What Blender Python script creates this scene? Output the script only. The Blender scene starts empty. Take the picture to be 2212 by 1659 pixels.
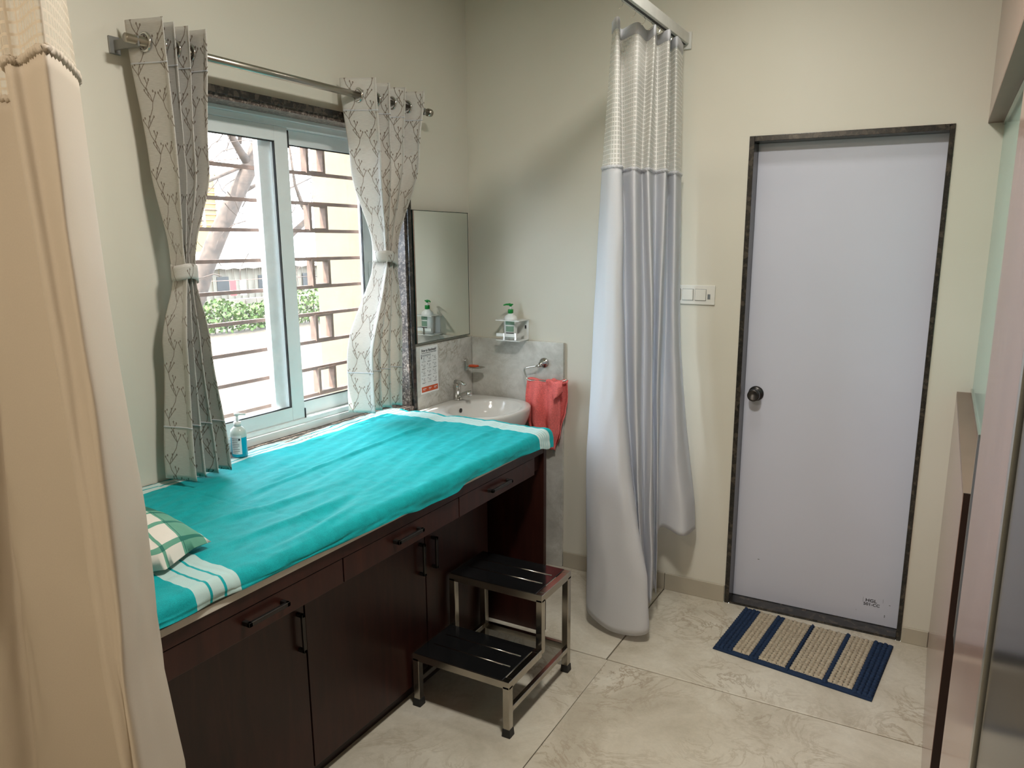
import bpy, bmesh, math, random
from mathutils import Vector, Matrix, noise
random.seed(7)
SC = bpy.context.scene
COL = SC.collection
PI = math.pi

# ------------------------------------------------------------------ camera
def make_camera():
    loc = Vector((2.17174, -3.31897, 1.67131))
    yaw, pit, rol, f = 0.48966, -0.20516, 0.00078, 1623.157
    px, py = 56.5113, 29.4479
    fw = Vector((-math.sin(yaw)*math.cos(pit), math.cos(yaw)*math.cos(pit), math.sin(pit)))
    r = Vector((math.cos(yaw), math.sin(yaw), 0)); u = r.cross(fw)
    r2 = r*math.cos(rol)+u*math.sin(rol); u2 = -r*math.sin(rol)+u*math.cos(rol)
    cd = bpy.data.cameras.new('camera'); co = bpy.data.objects.new('camera', cd); COL.objects.link(co)
    M = Matrix((r2, u2, -fw)).transposed().to_4x4(); M.translation = loc
    co.matrix_world = M
    cd.sensor_width = 36; cd.lens = f/2212*36
    cd.shift_x = -px/2212; cd.shift_y = py/2212; cd.clip_start = 0.02; cd.clip_end = 200
    SC.camera = co
make_camera()

# ------------------------------------------------------------------ light
SKY_STRENGTH = 16.5
SUN_STRENGTH = 15.0
LAMP_W = (2.4, 20.0, 16.0)
EXPOSURE = 0.92
SC.view_settings.view_transform = 'Standard'; SC.view_settings.look = 'None'
SC.view_settings.gamma = 1.0; SC.view_settings.use_curve_mapping = False
SC.view_settings.exposure = EXPOSURE
w = bpy.data.worlds.new('sky'); SC.world = w; w.use_nodes = True
wn = w.node_tree.nodes; wl = w.node_tree.links; wn.clear()
wo = wn.new('ShaderNodeOutputWorld'); wb = wn.new('ShaderNodeBackground'); wl.new(wb.outputs[0], wo.inputs[0])
wb.inputs[1].default_value = SKY_STRENGTH
wt = wn.new('ShaderNodeTexCoord'); wno = wn.new('ShaderNodeTexNoise'); wno.inputs['Scale'].default_value = 3.0
wr = wn.new('ShaderNodeValToRGB'); wr.color_ramp.elements[0].position = .4; wr.color_ramp.elements[1].position = .6
wr.color_ramp.elements[0].color = (0.38, 0.48, 0.58, 1); wr.color_ramp.elements[1].color = (0.50, 0.53, 0.55, 1)
wl.new(wt.outputs['Generated'], wno.inputs['Vector']); wl.new(wno.outputs['Fac'], wr.inputs[0]); wl.new(wr.outputs[0], wb.inputs[0])
sd = bpy.data.lights.new('sun', 'SUN'); sd.energy = SUN_STRENGTH; sd.angle = 0.009; sd.color = (1, .95, .86)
so = bpy.data.objects.new('sun', sd); COL.objects.link(so)
so.rotation_euler = Vector((0.26, 0.45, -1)).to_track_quat('-Z', 'Y').to_euler()
def area(name, loc, size, power, color, rot=(0, 0, 0)):
    d = bpy.data.lights.new(name, 'AREA'); d.shape = 'SQUARE'; d.size = size; d.energy = power; d.color = color
    o = bpy.data.objects.new(name, d); o.location = loc; o.rotation_euler = rot; COL.objects.link(o); return o
area('ceiling_lamp_window_side', (1.45, -0.75, 2.835), .22, LAMP_W[0], (1.0, .97, .90))
area('ceiling_lamp_middle', (1.55, -1.9, 2.835), .22, LAMP_W[1], (1.0, .96, .88))
area('rear_warm_fill', (1.0, -3.9, 2.835), .3, LAMP_W[2], (1.0, .85, .68))  # added warm fill light behind the camera, no known fitting there
pd = bpy.data.lights.new('window_portal', 'AREA'); pd.shape = 'RECTANGLE'; pd.size = 1.3; pd.size_y = 1.26
pd.cycles.is_portal = True
po = bpy.data.objects.new('window_portal', pd); po.location = (-.26, -1.11, 1.53); po.rotation_euler = (0, -PI/2, 0)
COL.objects.link(po)
SC.cycles.use_denoising = True
SC.cycles.max_bounces = 10; SC.cycles.diffuse_bounces = 5; SC.cycles.transparent_max_bounces = 24
SC.cycles.sample_clamp_indirect = 4.0; SC.cycles.caustics_reflective = False; SC.cycles.caustics_refractive = False

# ------------------------------------------------------------------ materials
def S(n, k, v):
    if k in n.inputs: n.inputs[k].default_value = v
def srgb(r, g, b):
    f = lambda c: (c/255/12.92) if c/255 <= .04045 else ((c/255+.055)/1.055)**2.4
    return (f(r), f(g), f(b), 1)
def newmat(name):
    m = bpy.data.materials.new(name); m.use_nodes = True
    return m, m.node_tree, m.node_tree.nodes['Principled BSDF']
def bump(nt, bs, src, strength=.2, dist=.002):
    b = nt.nodes.new('ShaderNodeBump'); b.inputs['Strength'].default_value = strength; b.inputs['Distance'].default_value = dist
    nt.links.new(src, b.inputs['Height']); nt.links.new(b.outputs[0], bs.inputs['Normal'])
def coord(nt, kind='Object', scale=(1, 1, 1)):
    t = nt.nodes.new('ShaderNodeTexCoord'); mp = nt.nodes.new('ShaderNodeMapping'); mp.inputs['Scale'].default_value = scale
    nt.links.new(t.outputs[kind], mp.inputs[0]); return mp.outputs[0]
def noise_tex(nt, vec, scale, detail=4, rough=.5, dist=0):
    n = nt.nodes.new('ShaderNodeTexNoise'); n.inputs['Scale'].default_value = scale
    n.inputs['Detail'].default_value = detail; n.inputs['Roughness'].default_value = rough; n.inputs['Distortion'].default_value = dist
    if vec is not None: nt.links.new(vec, n.inputs['Vector'])
    return n.outputs['Fac']
def ramp(nt, fac, stops):
    r = nt.nodes.new('ShaderNodeValToRGB'); e = r.color_ramp.elements
    while len(e) < len(stops): e.new(.5)
    for i, (p, c) in enumerate(stops): e[i].position = p; e[i].color = c if len(c) == 4 else (*c, 1)
    nt.links.new(fac, r.inputs[0]); return r.outputs[0]
def M(nt, op, a, b=None, c=None, clamp=False):
    n = nt.nodes.new('ShaderNodeMath'); n.operation = op; n.use_clamp = clamp
    for i, v in enumerate((a, b, c)):
        if v is None: continue
        if isinstance(v, (int, float)): n.inputs[i].default_value = v
        else: nt.links.new(v, n.inputs[i])
    return n.outputs[0]
def mixc(nt, fac, a, b):
    n = nt.nodes.new('ShaderNodeMix'); n.data_type = 'RGBA'
    if isinstance(fac, (int, float)): n.inputs[0].default_value = fac
    else: nt.links.new(fac, n.inputs[0])
    for i, v in ((6, a), (7, b)):
        if isinstance(v, tuple): n.inputs[i].default_value = v
        else: nt.links.new(v, n.inputs[i])
    return n.outputs[2]
def plain(name, col, rough=.5, metal=0, spec=.5, var=.06, vs=20, bmp=0, **kw):
    m, nt, b = newmat(name)
    v = coord(nt); n = noise_tex(nt, v, vs)
    d = tuple(max(0, c*(1-var)) for c in col[:3])+(1,); l = tuple(min(1, c*(1+var)) for c in col[:3])+(1,)
    nt.links.new(ramp(nt, n, [(.3, d), (.7, l)]), b.inputs['Base Color'])
    S(b, 'Roughness', rough); S(b, 'Metallic', metal); S(b, 'Specular IOR Level', spec)
    for k, vv in kw.items(): S(b, k.replace('_', ' '), vv)
    if bmp: bump(nt, b, noise_tex(nt, v, 90), bmp, .001)
    return m
def make_paint():
    m, nt, b = newmat('wall_paint')
    v = coord(nt); n = noise_tex(nt, v, 1.3, 3)
    nt.links.new(ramp(nt, n, [(.3, srgb(205, 201, 187)), (.7, srgb(211, 207, 195))]), b.inputs['Base Color'])
    S(b, 'Roughness', .5); S(b, 'Specular IOR Level', .35)
    bump(nt, b, noise_tex(nt, v, 35, 5, .6), .06, .002); return m
def make_granite(name, base, mid, spots, sc=120, rough=.18):
    m, nt, b = newmat(name)
    v = coord(nt)
    vo = nt.nodes.new('ShaderNodeTexVoronoi'); vo.inputs['Scale'].default_value = sc; nt.links.new(v, vo.inputs['Vector'])
    n = noise_tex(nt, v, sc*.5, 6, .7)
    a = ramp(nt, n, [(.4, base), (.55, mid), (.68, spots)])
    sep = nt.nodes.new('ShaderNodeSeparateColor'); nt.links.new(vo.outputs['Color'], sep.inputs[0])
    k = M(nt, 'GREATER_THAN', sep.outputs[0], .86)
    nt.links.new(mixc(nt, M(nt, 'MULTIPLY', k, .5), a, spots), b.inputs['Base Color'])
    S(b, 'Roughness', rough); return m
def make_stone(name, c0, c1, c2, vein, sc=2.2, rough=.28, spec=.5):
    m, nt, b = newmat(name)
    oi = nt.nodes.new('ShaderNodeObjectInfo')
    t = nt.nodes.new('ShaderNodeTexCoord'); vm = nt.nodes.new('ShaderNodeVectorMath'); vm.operation = 'ADD'
    cmb = nt.nodes.new('ShaderNodeCombineXYZ'); r10 = M(nt, 'MULTIPLY', oi.outputs['Random'], 17.0)
    for i in range(3): nt.links.new(r10, cmb.inputs[i])
    nt.links.new(t.outputs['Object'], vm.inputs[0]); nt.links.new(cmb.outputs[0], vm.inputs[1]); v = vm.outputs[0]
    n1 = noise_tex(nt, v, sc, 6, .62, .9)
    base = ramp(nt, n1, [(.32, c0), (.5, c1), (.66, c2)])
    n2 = noise_tex(nt, v, sc*1.6, 8, .65, 2.2)
    k = M(nt, 'SUBTRACT', 1.0, M(nt, 'MULTIPLY', M(nt, 'ABSOLUTE', M(nt, 'SUBTRACT', n2, .5)), 26.0), clamp=True)
    n3 = noise_tex(nt, v, sc*.8, 3)
    k = M(nt, 'MULTIPLY', k, M(nt, 'MULTIPLY', M(nt, 'SUBTRACT', n3, .42, clamp=True), 3.2, clamp=True))
    nf = noise_tex(nt, v, 60, 5, .7)
    fine = ramp(nt, nf, [(.3, (.90, .90, .90, 1)), (.7, (1, 1, 1, 1))])
    mx = nt.nodes.new('ShaderNodeMix'); mx.data_type = 'RGBA'; mx.blend_type = 'MULTIPLY'; mx.inputs[0].default_value = 1
    nt.links.new(mixc(nt, k, base, vein), mx.inputs[6]); nt.links.new(fine, mx.inputs[7])
    nt.links.new(mx.outputs[2], b.inputs['Base Color']); S(b, 'Roughness', rough); S(b, 'Specular IOR Level', spec); return m
def make_wood():
    m, nt, b = newmat('maroon_laminate')
    v = coord(nt, 'Object', (3, 3, .35))
    n = noise_tex(nt, v, 9, 6, .6, .6)
    v2 = coord(nt, 'Object', (1, 1, 1)); n2 = noise_tex(nt, v2, 1.7, 2)
    a = ramp(nt, n, [(.3, (.020, .0055, .004, 1)), (.55, (.032, .0085, .006, 1)), (.75, (.047, .013, .008, 1))])
    nt.links.new(a, b.inputs['Base Color'])
    S(b, 'Roughness', .33); S(b, 'Specular IOR Level', .4); return m
def make_gloss_laminate():
    m, nt, b = newmat('glossy_brown_laminate')
    v = coord(nt, 'Object', (4, 4, .5)); n = noise_tex(nt, v, 7, 5, .6, .5)
    nt.links.new(ramp(nt, n, [(.3, (.22, .135, .11, 1)), (.7, (.30, .19, .16, 1))]), b.inputs['Base Color'])
    S(b, 'Roughness', .16); S(b, 'Specular IOR Level', .55); return m
def seg_dist(nt, x, y, ax, ay, bx, by):
    dx, dy = bx-ax, by-ay; L2 = dx*dx+dy*dy
    px = M(nt, 'SUBTRACT', x, ax); py = M(nt, 'SUBTRACT', y, ay)
    h = M(nt, 'MULTIPLY', M(nt, 'ADD', M(nt, 'MULTIPLY', px, dx), M(nt, 'MULTIPLY', py, dy)), 1/L2, clamp=True)
    ex = M(nt, 'SUBTRACT', px, M(nt, 'MULTIPLY', h, dx)); ey = M(nt, 'SUBTRACT', py, M(nt, 'MULTIPLY', h, dy))
    return M(nt, 'SQRT', M(nt, 'ADD', M(nt, 'MULTIPLY', ex, ex), M(nt, 'MULTIPLY', ey, ey)))
def make_vine():
    m, nt, b = newmat('vine_curtain_fabric')
    t = nt.nodes.new('ShaderNodeTexCoord'); sp = nt.nodes.new('ShaderNodeSeparateXYZ'); nt.links.new(t.outputs['UV'], sp.inputs[0])
    W, P = .075, .145
    cu = M(nt, 'DIVIDE', sp.outputs[0], W); col = M(nt, 'FLOOR', cu)
    x = M(nt, 'MULTIPLY', M(nt, 'SUBTRACT', M(nt, 'SUBTRACT', cu, col), .5), W)
    vv = M(nt, 'DIVIDE', M(nt, 'ADD', sp.outputs[1], M(nt, 'MULTIPLY', col, P*.5)), P)
    y = M(nt, 'MULTIPLY', M(nt, 'SUBTRACT', vv, M(nt, 'FLOOR', vv)), P)
    A = .017
    pts = [(A*math.sin(2*PI*k/8), P*k/8) for k in range(9)]
    segs = [(pts[k], pts[k+1]) for k in range(8)]
    tw = [((.017, .036), (-.006, .066)), ((.006, .05), (.004, .068)), ((-.017, .109), (.010, .140)), ((-.006, .122), (-.006, .142)),
          ((.017, .036), (.031, .058)), ((-.017, .109), (-.031, .13)), ((-.001, .072), (.014, .094)), ((.008, .084), (.004, .098))]
    dots = [(-.006, .069), (.003, .071), (.012, .142), (-.005, .144), (.032, .061), (-.032, .133), (.015, .097), (.003, .101), (.024, .066), (-.024, .138)]
    d = None
    for (p, q) in segs+tw:
        s = seg_dist(nt, x, y, p[0], p[1], q[0], q[1]); d = s if d is None else M(nt, 'MINIMUM', d, s)
    line = M(nt, 'LESS_THAN', d, .0013)
    for (dx, dy) in dots:
        ex = M(nt, 'MULTIPLY', M(nt, 'SUBTRACT', x, dx), 1.5); ey = M(nt, 'SUBTRACT', y, dy)
        line = M(nt, 'MAXIMUM', line, M(nt, 'LESS_THAN', M(nt, 'ADD', M(nt, 'MULTIPLY', ex, ex), M(nt, 'MULTIPLY', ey, ey)), 1.5e-5))
    wv = noise_tex(nt, coord(nt, 'UV', (40, 900, 1)), 1, 2)
    base = ramp(nt, wv, [(.3, srgb(212, 212, 208)), (.7, srgb(232, 232, 228))])
    cfin = mixc(nt, M(nt, 'MULTIPLY', line, .85), base, srgb(112, 96, 80))
    nt.links.new(cfin, b.inputs['Base Color']); S(b, 'Roughness', .42); S(b, 'Specular IOR Level', .45)
    S(b, 'Sheen Weight', .15)
    tr = nt.nodes.new('ShaderNodeBsdfTranslucent'); nt.links.new(mixc(nt, .35, cfin, srgb(236, 196, 150)), tr.inputs[0])
    mx = nt.nodes.new('ShaderNodeMixShader'); mx.inputs[0].default_value = .38
    nt.links.new(b.outputs[0], mx.inputs[1]); nt.links.new(tr.outputs[0], mx.inputs[2])
    nt.links.new(mx.outputs[0], nt.nodes['Material Output'].inputs[0])
    bump(nt, b, wv, .12, .0006); return m
def make_cloth(name, col, trans=.25, rough=.6, tcol=None):
    m, nt, b = newmat(name)
    wv = noise_tex(nt, coord(nt, 'UV', (700, 260, 1)), 1, 2)
    c = ramp(nt, wv, [(.3, tuple(x*.95 for x in col[:3])+(1,)), (.7, col)])
    nt.links.new(c, b.inputs['Base Color']); S(b, 'Roughness', rough); S(b, 'Specular IOR Level', .3)
    tr = nt.nodes.new('ShaderNodeBsdfTranslucent'); tr.inputs[0].default_value = tcol or col
    mx = nt.nodes.new('ShaderNodeMixShader'); mx.inputs[0].default_value = trans
    nt.links.new(b.outputs[0], mx.inputs[1]); nt.links.new(tr.outputs[0], mx.inputs[2])
    nt.links.new(mx.outputs[0], nt.nodes['Material Output'].inputs[0])
    bump(nt, b, wv, .15, .0005); return m
def make_mesh_cloth(name, col, hole=.45):
    m, nt, b = newmat(name)
    t = nt.nodes.new('ShaderNodeTexCoord'); sp = nt.nodes.new('ShaderNodeSeparateXYZ'); nt.links.new(t.outputs['UV'], sp.inputs[0])
    fx = M(nt, 'FRACT', M(nt, 'DIVIDE', sp.outputs[0], .0145)); fy = M(nt, 'FRACT', M(nt, 'DIVIDE', sp.outputs[1], .0165))
    ix = M(nt, 'GREATER_THAN', M(nt, 'SUBTRACT', .36, M(nt, 'ABSOLUTE', M(nt, 'SUBTRACT', fx, .5))), 0)
    iy = M(nt, 'GREATER_THAN', M(nt, 'SUBTRACT', .37, M(nt, 'ABSOLUTE', M(nt, 'SUBTRACT', fy, .5))), 0)
    inside = M(nt, 'MULTIPLY', ix, iy)
    b.inputs['Base Color'].default_value = col; S(b, 'Roughness', .5)
    tr = nt.nodes.new('ShaderNodeBsdfTransparent')
    mx = nt.nodes.new('ShaderNodeMixShader'); nt.links.new(M(nt, 'ADD', M(nt, 'MULTIPLY', inside, hole), .04), mx.inputs[0])
    nt.links.new(b.outputs[0], mx.inputs[1]); nt.links.new(tr.outputs[0], mx.inputs[2])
    nt.links.new(mx.outputs[0], nt.nodes['Material Output'].inputs[0]); return m
def make_sheet():
    m, nt, b = newmat('teal_checked_cotton')
    t = nt.nodes.new('ShaderNodeTexCoord'); sp = nt.nodes.new('ShaderNodeSeparateXYZ'); nt.links.new(t.outputs['Object'], sp.inputs[0])
    X, Y = sp.outputs[0], sp.outputs[1]
    wob = M(nt, 'MULTIPLY', M(nt, 'SUBTRACT', noise_tex(nt, coord(nt, 'Object', (1, 1, .01)), 7, 2), .5), .045)
    x2 = M(nt, 'ADD', X, wob)
    x3 = M(nt, 'ADD', x2, M(nt, 'MULTIPLY', M(nt, 'ADD', Y, 1.2), .045))
    def band(v, lo, hi): return M(nt, 'MULTIPLY', M(nt, 'GREATER_THAN', v, lo), M(nt, 'LESS_THAN', v, hi))
    def line(v, c, w_=.0022): return band(v, c-w_, c+w_)
    back = M(nt, 'SUBTRACT', band(x3, -.2, .03), M(nt, 'MAXIMUM', line(x3, .004, .003), line(x3, -.026, .003)), clamp=True)
    yr = M(nt, 'ADD', Y, M(nt, 'MULTIPLY', wob, .35))
    right = band(yr, -.715, -.628)
    for c in (-.652, -.668, -.685, -.700): right = M(nt, 'SUBTRACT', right, M(nt, 'MULTIPLY', line(yr, c, .0014), .7), clamp=True)
    yn = M(nt, 'SUBTRACT', Y, M(nt, 'MULTIPLY', M(nt, 'SUBTRACT', X, .78), -.10))
    near = M(nt, 'MULTIPLY', M(nt, 'SUBTRACT', band(yn, -2.325, -2.205), M(nt, 'MAXIMUM', line(yn, -2.246, .0035), line(yn, -2.285, .0035)), clamp=True), .78)
    k = M(nt, 'MAXIMUM', back, M(nt, 'MAXIMUM', right, near), clamp=True)
    wv = noise_tex(nt, coord(nt, 'Object', (500, 500, 500)), 1, 2)
    slub = noise_tex(nt, coord(nt, 'Object', (30, 30, 30)), 1, 3)
    teal = ramp(nt, M(nt, 'ADD', M(nt, 'MULTIPLY', wv, .6), M(nt, 'MULTIPLY', slub, .4)), [(.35, srgb(0, 140, 144)), (.62, srgb(4, 166, 172))])
    nt.links.new(mixc(nt, k, teal, srgb(196, 212, 208)), b.inputs['Base Color'])
    S(b, 'Roughness', .75); S(b, 'Specular IOR Level', .25); S(b, 'Sheen Weight', .35); S(b, 'Sheen Roughness', .4); S(b, 'Sheen Tint', srgb(120, 230, 235))
    bump(nt, b, M(nt, 'ADD', M(nt, 'MULTIPLY', noise_tex(nt, coord(nt, 'Object', (26, 7, 26)), 1, 4), 3.0), wv), .35, .0012); return m
def make_pillow_mat():
    m, nt, b = newmat('green_plaid_cotton')
    t = nt.nodes.new('ShaderNodeTexCoord'); sp = nt.nodes.new('ShaderNodeSeparateXYZ'); nt.links.new(t.outputs['UV'], sp.inputs[0])
    def st(v, per, lo, hi):
        f = M(nt, 'FRACT', M(nt, 'DIVIDE', v, per)); return M(nt, 'MULTIPLY', M(nt, 'GREATER_THAN', f, lo), M(nt, 'LESS_THAN', f, hi))
    U, V = sp.outputs[0], sp.outputs[1]
    g1 = st(U, .40, .84, 1.0); g2 = st(V, .30, .82, 1.0)
    lu = st(U, .052, .0, .16); lv = st(V, .06, .0, .14)
    k = M(nt, 'MULTIPLY', M(nt, 'ADD', M(nt, 'ADD', g1, g2), M(nt, 'ADD', lu, lv)), .5, clamp=True)
    nt.links.new(ramp(nt, k, [(0, srgb(214, 208, 198)), (.5, srgb(92, 150, 128)), (1, srgb(30, 106, 92))]), b.inputs['Base Color'])
    S(b, 'Roughness', .8); bump(nt, b, noise_tex(nt, coord(nt, 'Object'), 40, 4), .4, .004); return m
def make_glass(name, col=(1, 1, 1, 1), dust=.05, refl=1.0):
    m, nt, b = newmat(name); nt.nodes.remove(b)
    tr = nt.nodes.new('ShaderNodeBsdfTransparent'); tr.inputs[0].default_value = col
    gl = nt.nodes.new('ShaderNodeBsdfGlossy'); gl.inputs['Roughness'].default_value = .02
    lw = nt.nodes.new('ShaderNodeLayerWeight'); lw.inputs['Blend'].default_value = .5
    fr5 = M(nt, 'ADD', .04, M(nt, 'MULTIPLY', M(nt, 'POWER', lw.outputs['Facing'], 5.0), .9))
    mx = nt.nodes.new('ShaderNodeMixShader'); nt.links.new(M(nt, 'MULTIPLY', fr5, refl), mx.inputs[0])
    nt.links.new(tr.outputs[0], mx.inputs[1]); nt.links.new(gl.outputs[0], mx.inputs[2])
    df = nt.nodes.new('ShaderNodeBsdfDiffuse'); df.inputs[0].default_value = (.8, .8, .78, 1)
    n = noise_tex(nt, coord(nt, 'Object'), 30, 6, .7)
    m2 = nt.nodes.new('ShaderNodeMixShader'); nt.links.new(M(nt, 'MULTIPLY', n, dust), m2.inputs[0])
    nt.links.new(mx.outputs[0], m2.inputs[1]); nt.links.new(df.outputs[0], m2.inputs[2])
    nt.links.new(m2.outputs[0], nt.nodes['Material Output'].inputs[0]); return m

MT = dict(
    paint=make_paint(),
    ceil=plain('ceiling_paint', srgb(225, 222, 210), .7),
    granite=make_granite('dark_granite', (.008, .008, .008, 1), (.022, .019, .016, 1), (.075, .06, .045, 1), 60, .22),
    graniteb=make_granite('speckled_granite', (.03, .024, .022, 1), (.12, .09, .075, 1), (.42, .36, .31, 1), 160, .35),
    tile=make_stone('stone_floor_tile', srgb(184, 175, 158), srgb(202, 194, 178), srgb(214, 208, 194), srgb(158, 143, 122), 2.4, .26),
    dado=make_stone('grey_marble_tile', srgb(176, 173, 166), srgb(198, 196, 189), srgb(214, 212, 206), srgb(160, 152, 138), 4.5, .25),
    skirt=plain('skirting_tile', srgb(172, 164, 148), .35, vs=6),
    grout=plain('grey_grout', srgb(118, 108, 94), .9),
    wood=make_wood(), glam=make_gloss_laminate(),
    darkwood=plain('dark_wood_edge', (.018, .006, .0045, 1), .4),
    brownledge=plain('brown_ledge', srgb(120, 98, 84), .4, vs=8),
    upvc=plain('white_upvc', srgb(222, 228, 228), .28, var=.02),
    rubber=plain('black_rubber', (.012, .012, .012, 1), .6),
    glass=make_glass('window_glass', dust=.10),
    chrome=plain('chrome', (.62, .61, .58, 1), .12, 1.0, var=.03),
    steel=plain('stainless_steel', (.42, .39, .34, 1), .20, 1.0, var=.15, vs=9),
    darksteel=plain('dark_polished_plate', (.075, .077, .082, 1), .10, .9, var=.12, vs=14),
    gunmetal=plain('dark_bronze_handle', (.055, .052, .050, 1), .32, .85),
    rod=plain('satin_steel_rod', (.40, .37, .32, 1), .28, 1.0),
    iron=plain('rusty_iron_bar', srgb(110, 84, 72), .8, var=.25, vs=60),
    iron2=plain('brown_iron_square', srgb(98, 76, 64), .8, var=.3, vs=60),
    door=plain('lavender_laminate', srgb(200, 203, 218), .38, var=.015, vs=3),
    vine=make_vine(),
    cwhite=make_cloth('white_curtain_cloth', srgb(236, 237, 241), .46),
    cmesh=make_mesh_cloth('white_curtain_mesh', srgb(230, 229, 226)),
    cwarmshade=make_cloth('warm_shaded_white_cloth', srgb(202, 190, 174), .20),  # white curtain cloth with warm light and shade put into the colour
    cmesh2=make_mesh_cloth('warm_shaded_white_mesh', srgb(196, 184, 166), .40),  # mesh of that white curtain, same warm shade in the colour
    sheet=make_sheet(), pillow=make_pillow_mat(),
    cream=plain('cream_laminate', srgb(206, 200, 188), .5),
    foam=plain('mattress_cover', srgb(70, 84, 84), .6),
    ceramic=plain('white_ceramic', srgb(206, 204, 199), .12, var=.01),
    black=plain('black_plastic', (.01, .01, .01, 1), .4),
    mirror=plain('mirror_silver', (.92, .95, .92, 1), .01, 1.0, var=0),
    mirroredge=plain('mirror_edge_glass', (.02, .035, .03, 1), .2),
    paper=plain('white_paper', srgb(226, 228, 228), .6, var=.01),
    orange=plain('orange_print', srgb(196, 80, 36), .6),
    ink=plain('black_ink', (.02, .02, .025, 1), .6),
    grey=plain('grey_ink', srgb(110, 116, 120), .6),
    wplastic=plain('white_plastic', srgb(222, 223, 220), .35, var=.01),
    green=plain('green_plastic', srgb(0, 132, 50), .35),
    lgreen=plain('pale_green_label', srgb(120, 150, 130), .5),
    soap=plain('orange_soap', srgb(205, 82, 44), .5),
    towel=plain('coral_terry', srgb(226, 112, 108), .9, var=.16, vs=160, bmp=.9),
    switch=plain('switch_plastic', srgb(216, 215, 208), .35, var=.01),
    navy=plain('navy_cotton_rope', srgb(10, 38, 70), .85, var=.35, vs=160, bmp=.8),
    beige=plain('beige_cotton_rope', srgb(172, 160, 140), .9, var=.22, vs=90, bmp=.8),
    alu=plain('aluminium', (.60, .60, .58, 1), .25, 1.0),
    wtrack=plain('white_aluminium_track', srgb(205, 205, 200), .35),
    greymetal=plain('grey_painted_metal', srgb(128, 128, 124), .4, .3),
    blackgloss=plain('black_gloss_panel', (.006, .0065, .0065, 1), .16),
    ground=plain('dry_ground', srgb(60, 49, 35), .95, var=.35, vs=1.4),
    block=plain('grey_block_wall', srgb(100, 92, 82), .9, var=.15, vs=3),
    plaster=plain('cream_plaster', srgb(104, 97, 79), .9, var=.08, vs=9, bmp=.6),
    yellow=plain('yellow_plaster', srgb(140, 118, 76), .9),
    metalroof=plain('corrugated_sheet', srgb(104, 98, 86), .7, var=.15, vs=2),
    roofpale=plain('pale_roof_sheet', srgb(205, 196, 180), .7),
    bark=plain('tree_bark', srgb(58, 46, 38), .9, var=.45, vs=14, bmp=.6),
    leaf=plain('hedge_leaf', srgb(58, 78, 22), .7, var=.5, vs=6),
    red=plain('red_cloth', srgb(180, 60, 60), .8),
)
def make_liquid():
    m, nt, b = newmat('clear_bottle_plastic')
    t = nt.nodes.new('ShaderNodeTexCoord'); sp = nt.nodes.new('ShaderNodeSeparateXYZ'); nt.links.new(t.outputs['Object'], sp.inputs[0])
    k = M(nt, 'LESS_THAN', sp.outputs[2], .985)
    nt.links.new(mixc(nt, k, srgb(225, 235, 228), srgb(20, 185, 215)), b.inputs['Base Color'])
    S(b, 'Roughness', .12); S(b, 'Transmission Weight', .35); S(b, 'IOR', 1.3); return m
MT['liquid'] = make_liquid()
def make_frost():
    m, nt, b = newmat('frosted_teal_glass')
    n = noise_tex(nt, coord(nt), 2.0, 2)
    nt.links.new(ramp(nt, n, [(.3, srgb(140, 176, 166)), (.7, srgb(156, 190, 180))]), b.inputs['Base Color'])
    S(b, 'Roughness', .16); S(b, 'Transmission Weight', .1); return m
MT['frost'] = make_frost()

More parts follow.
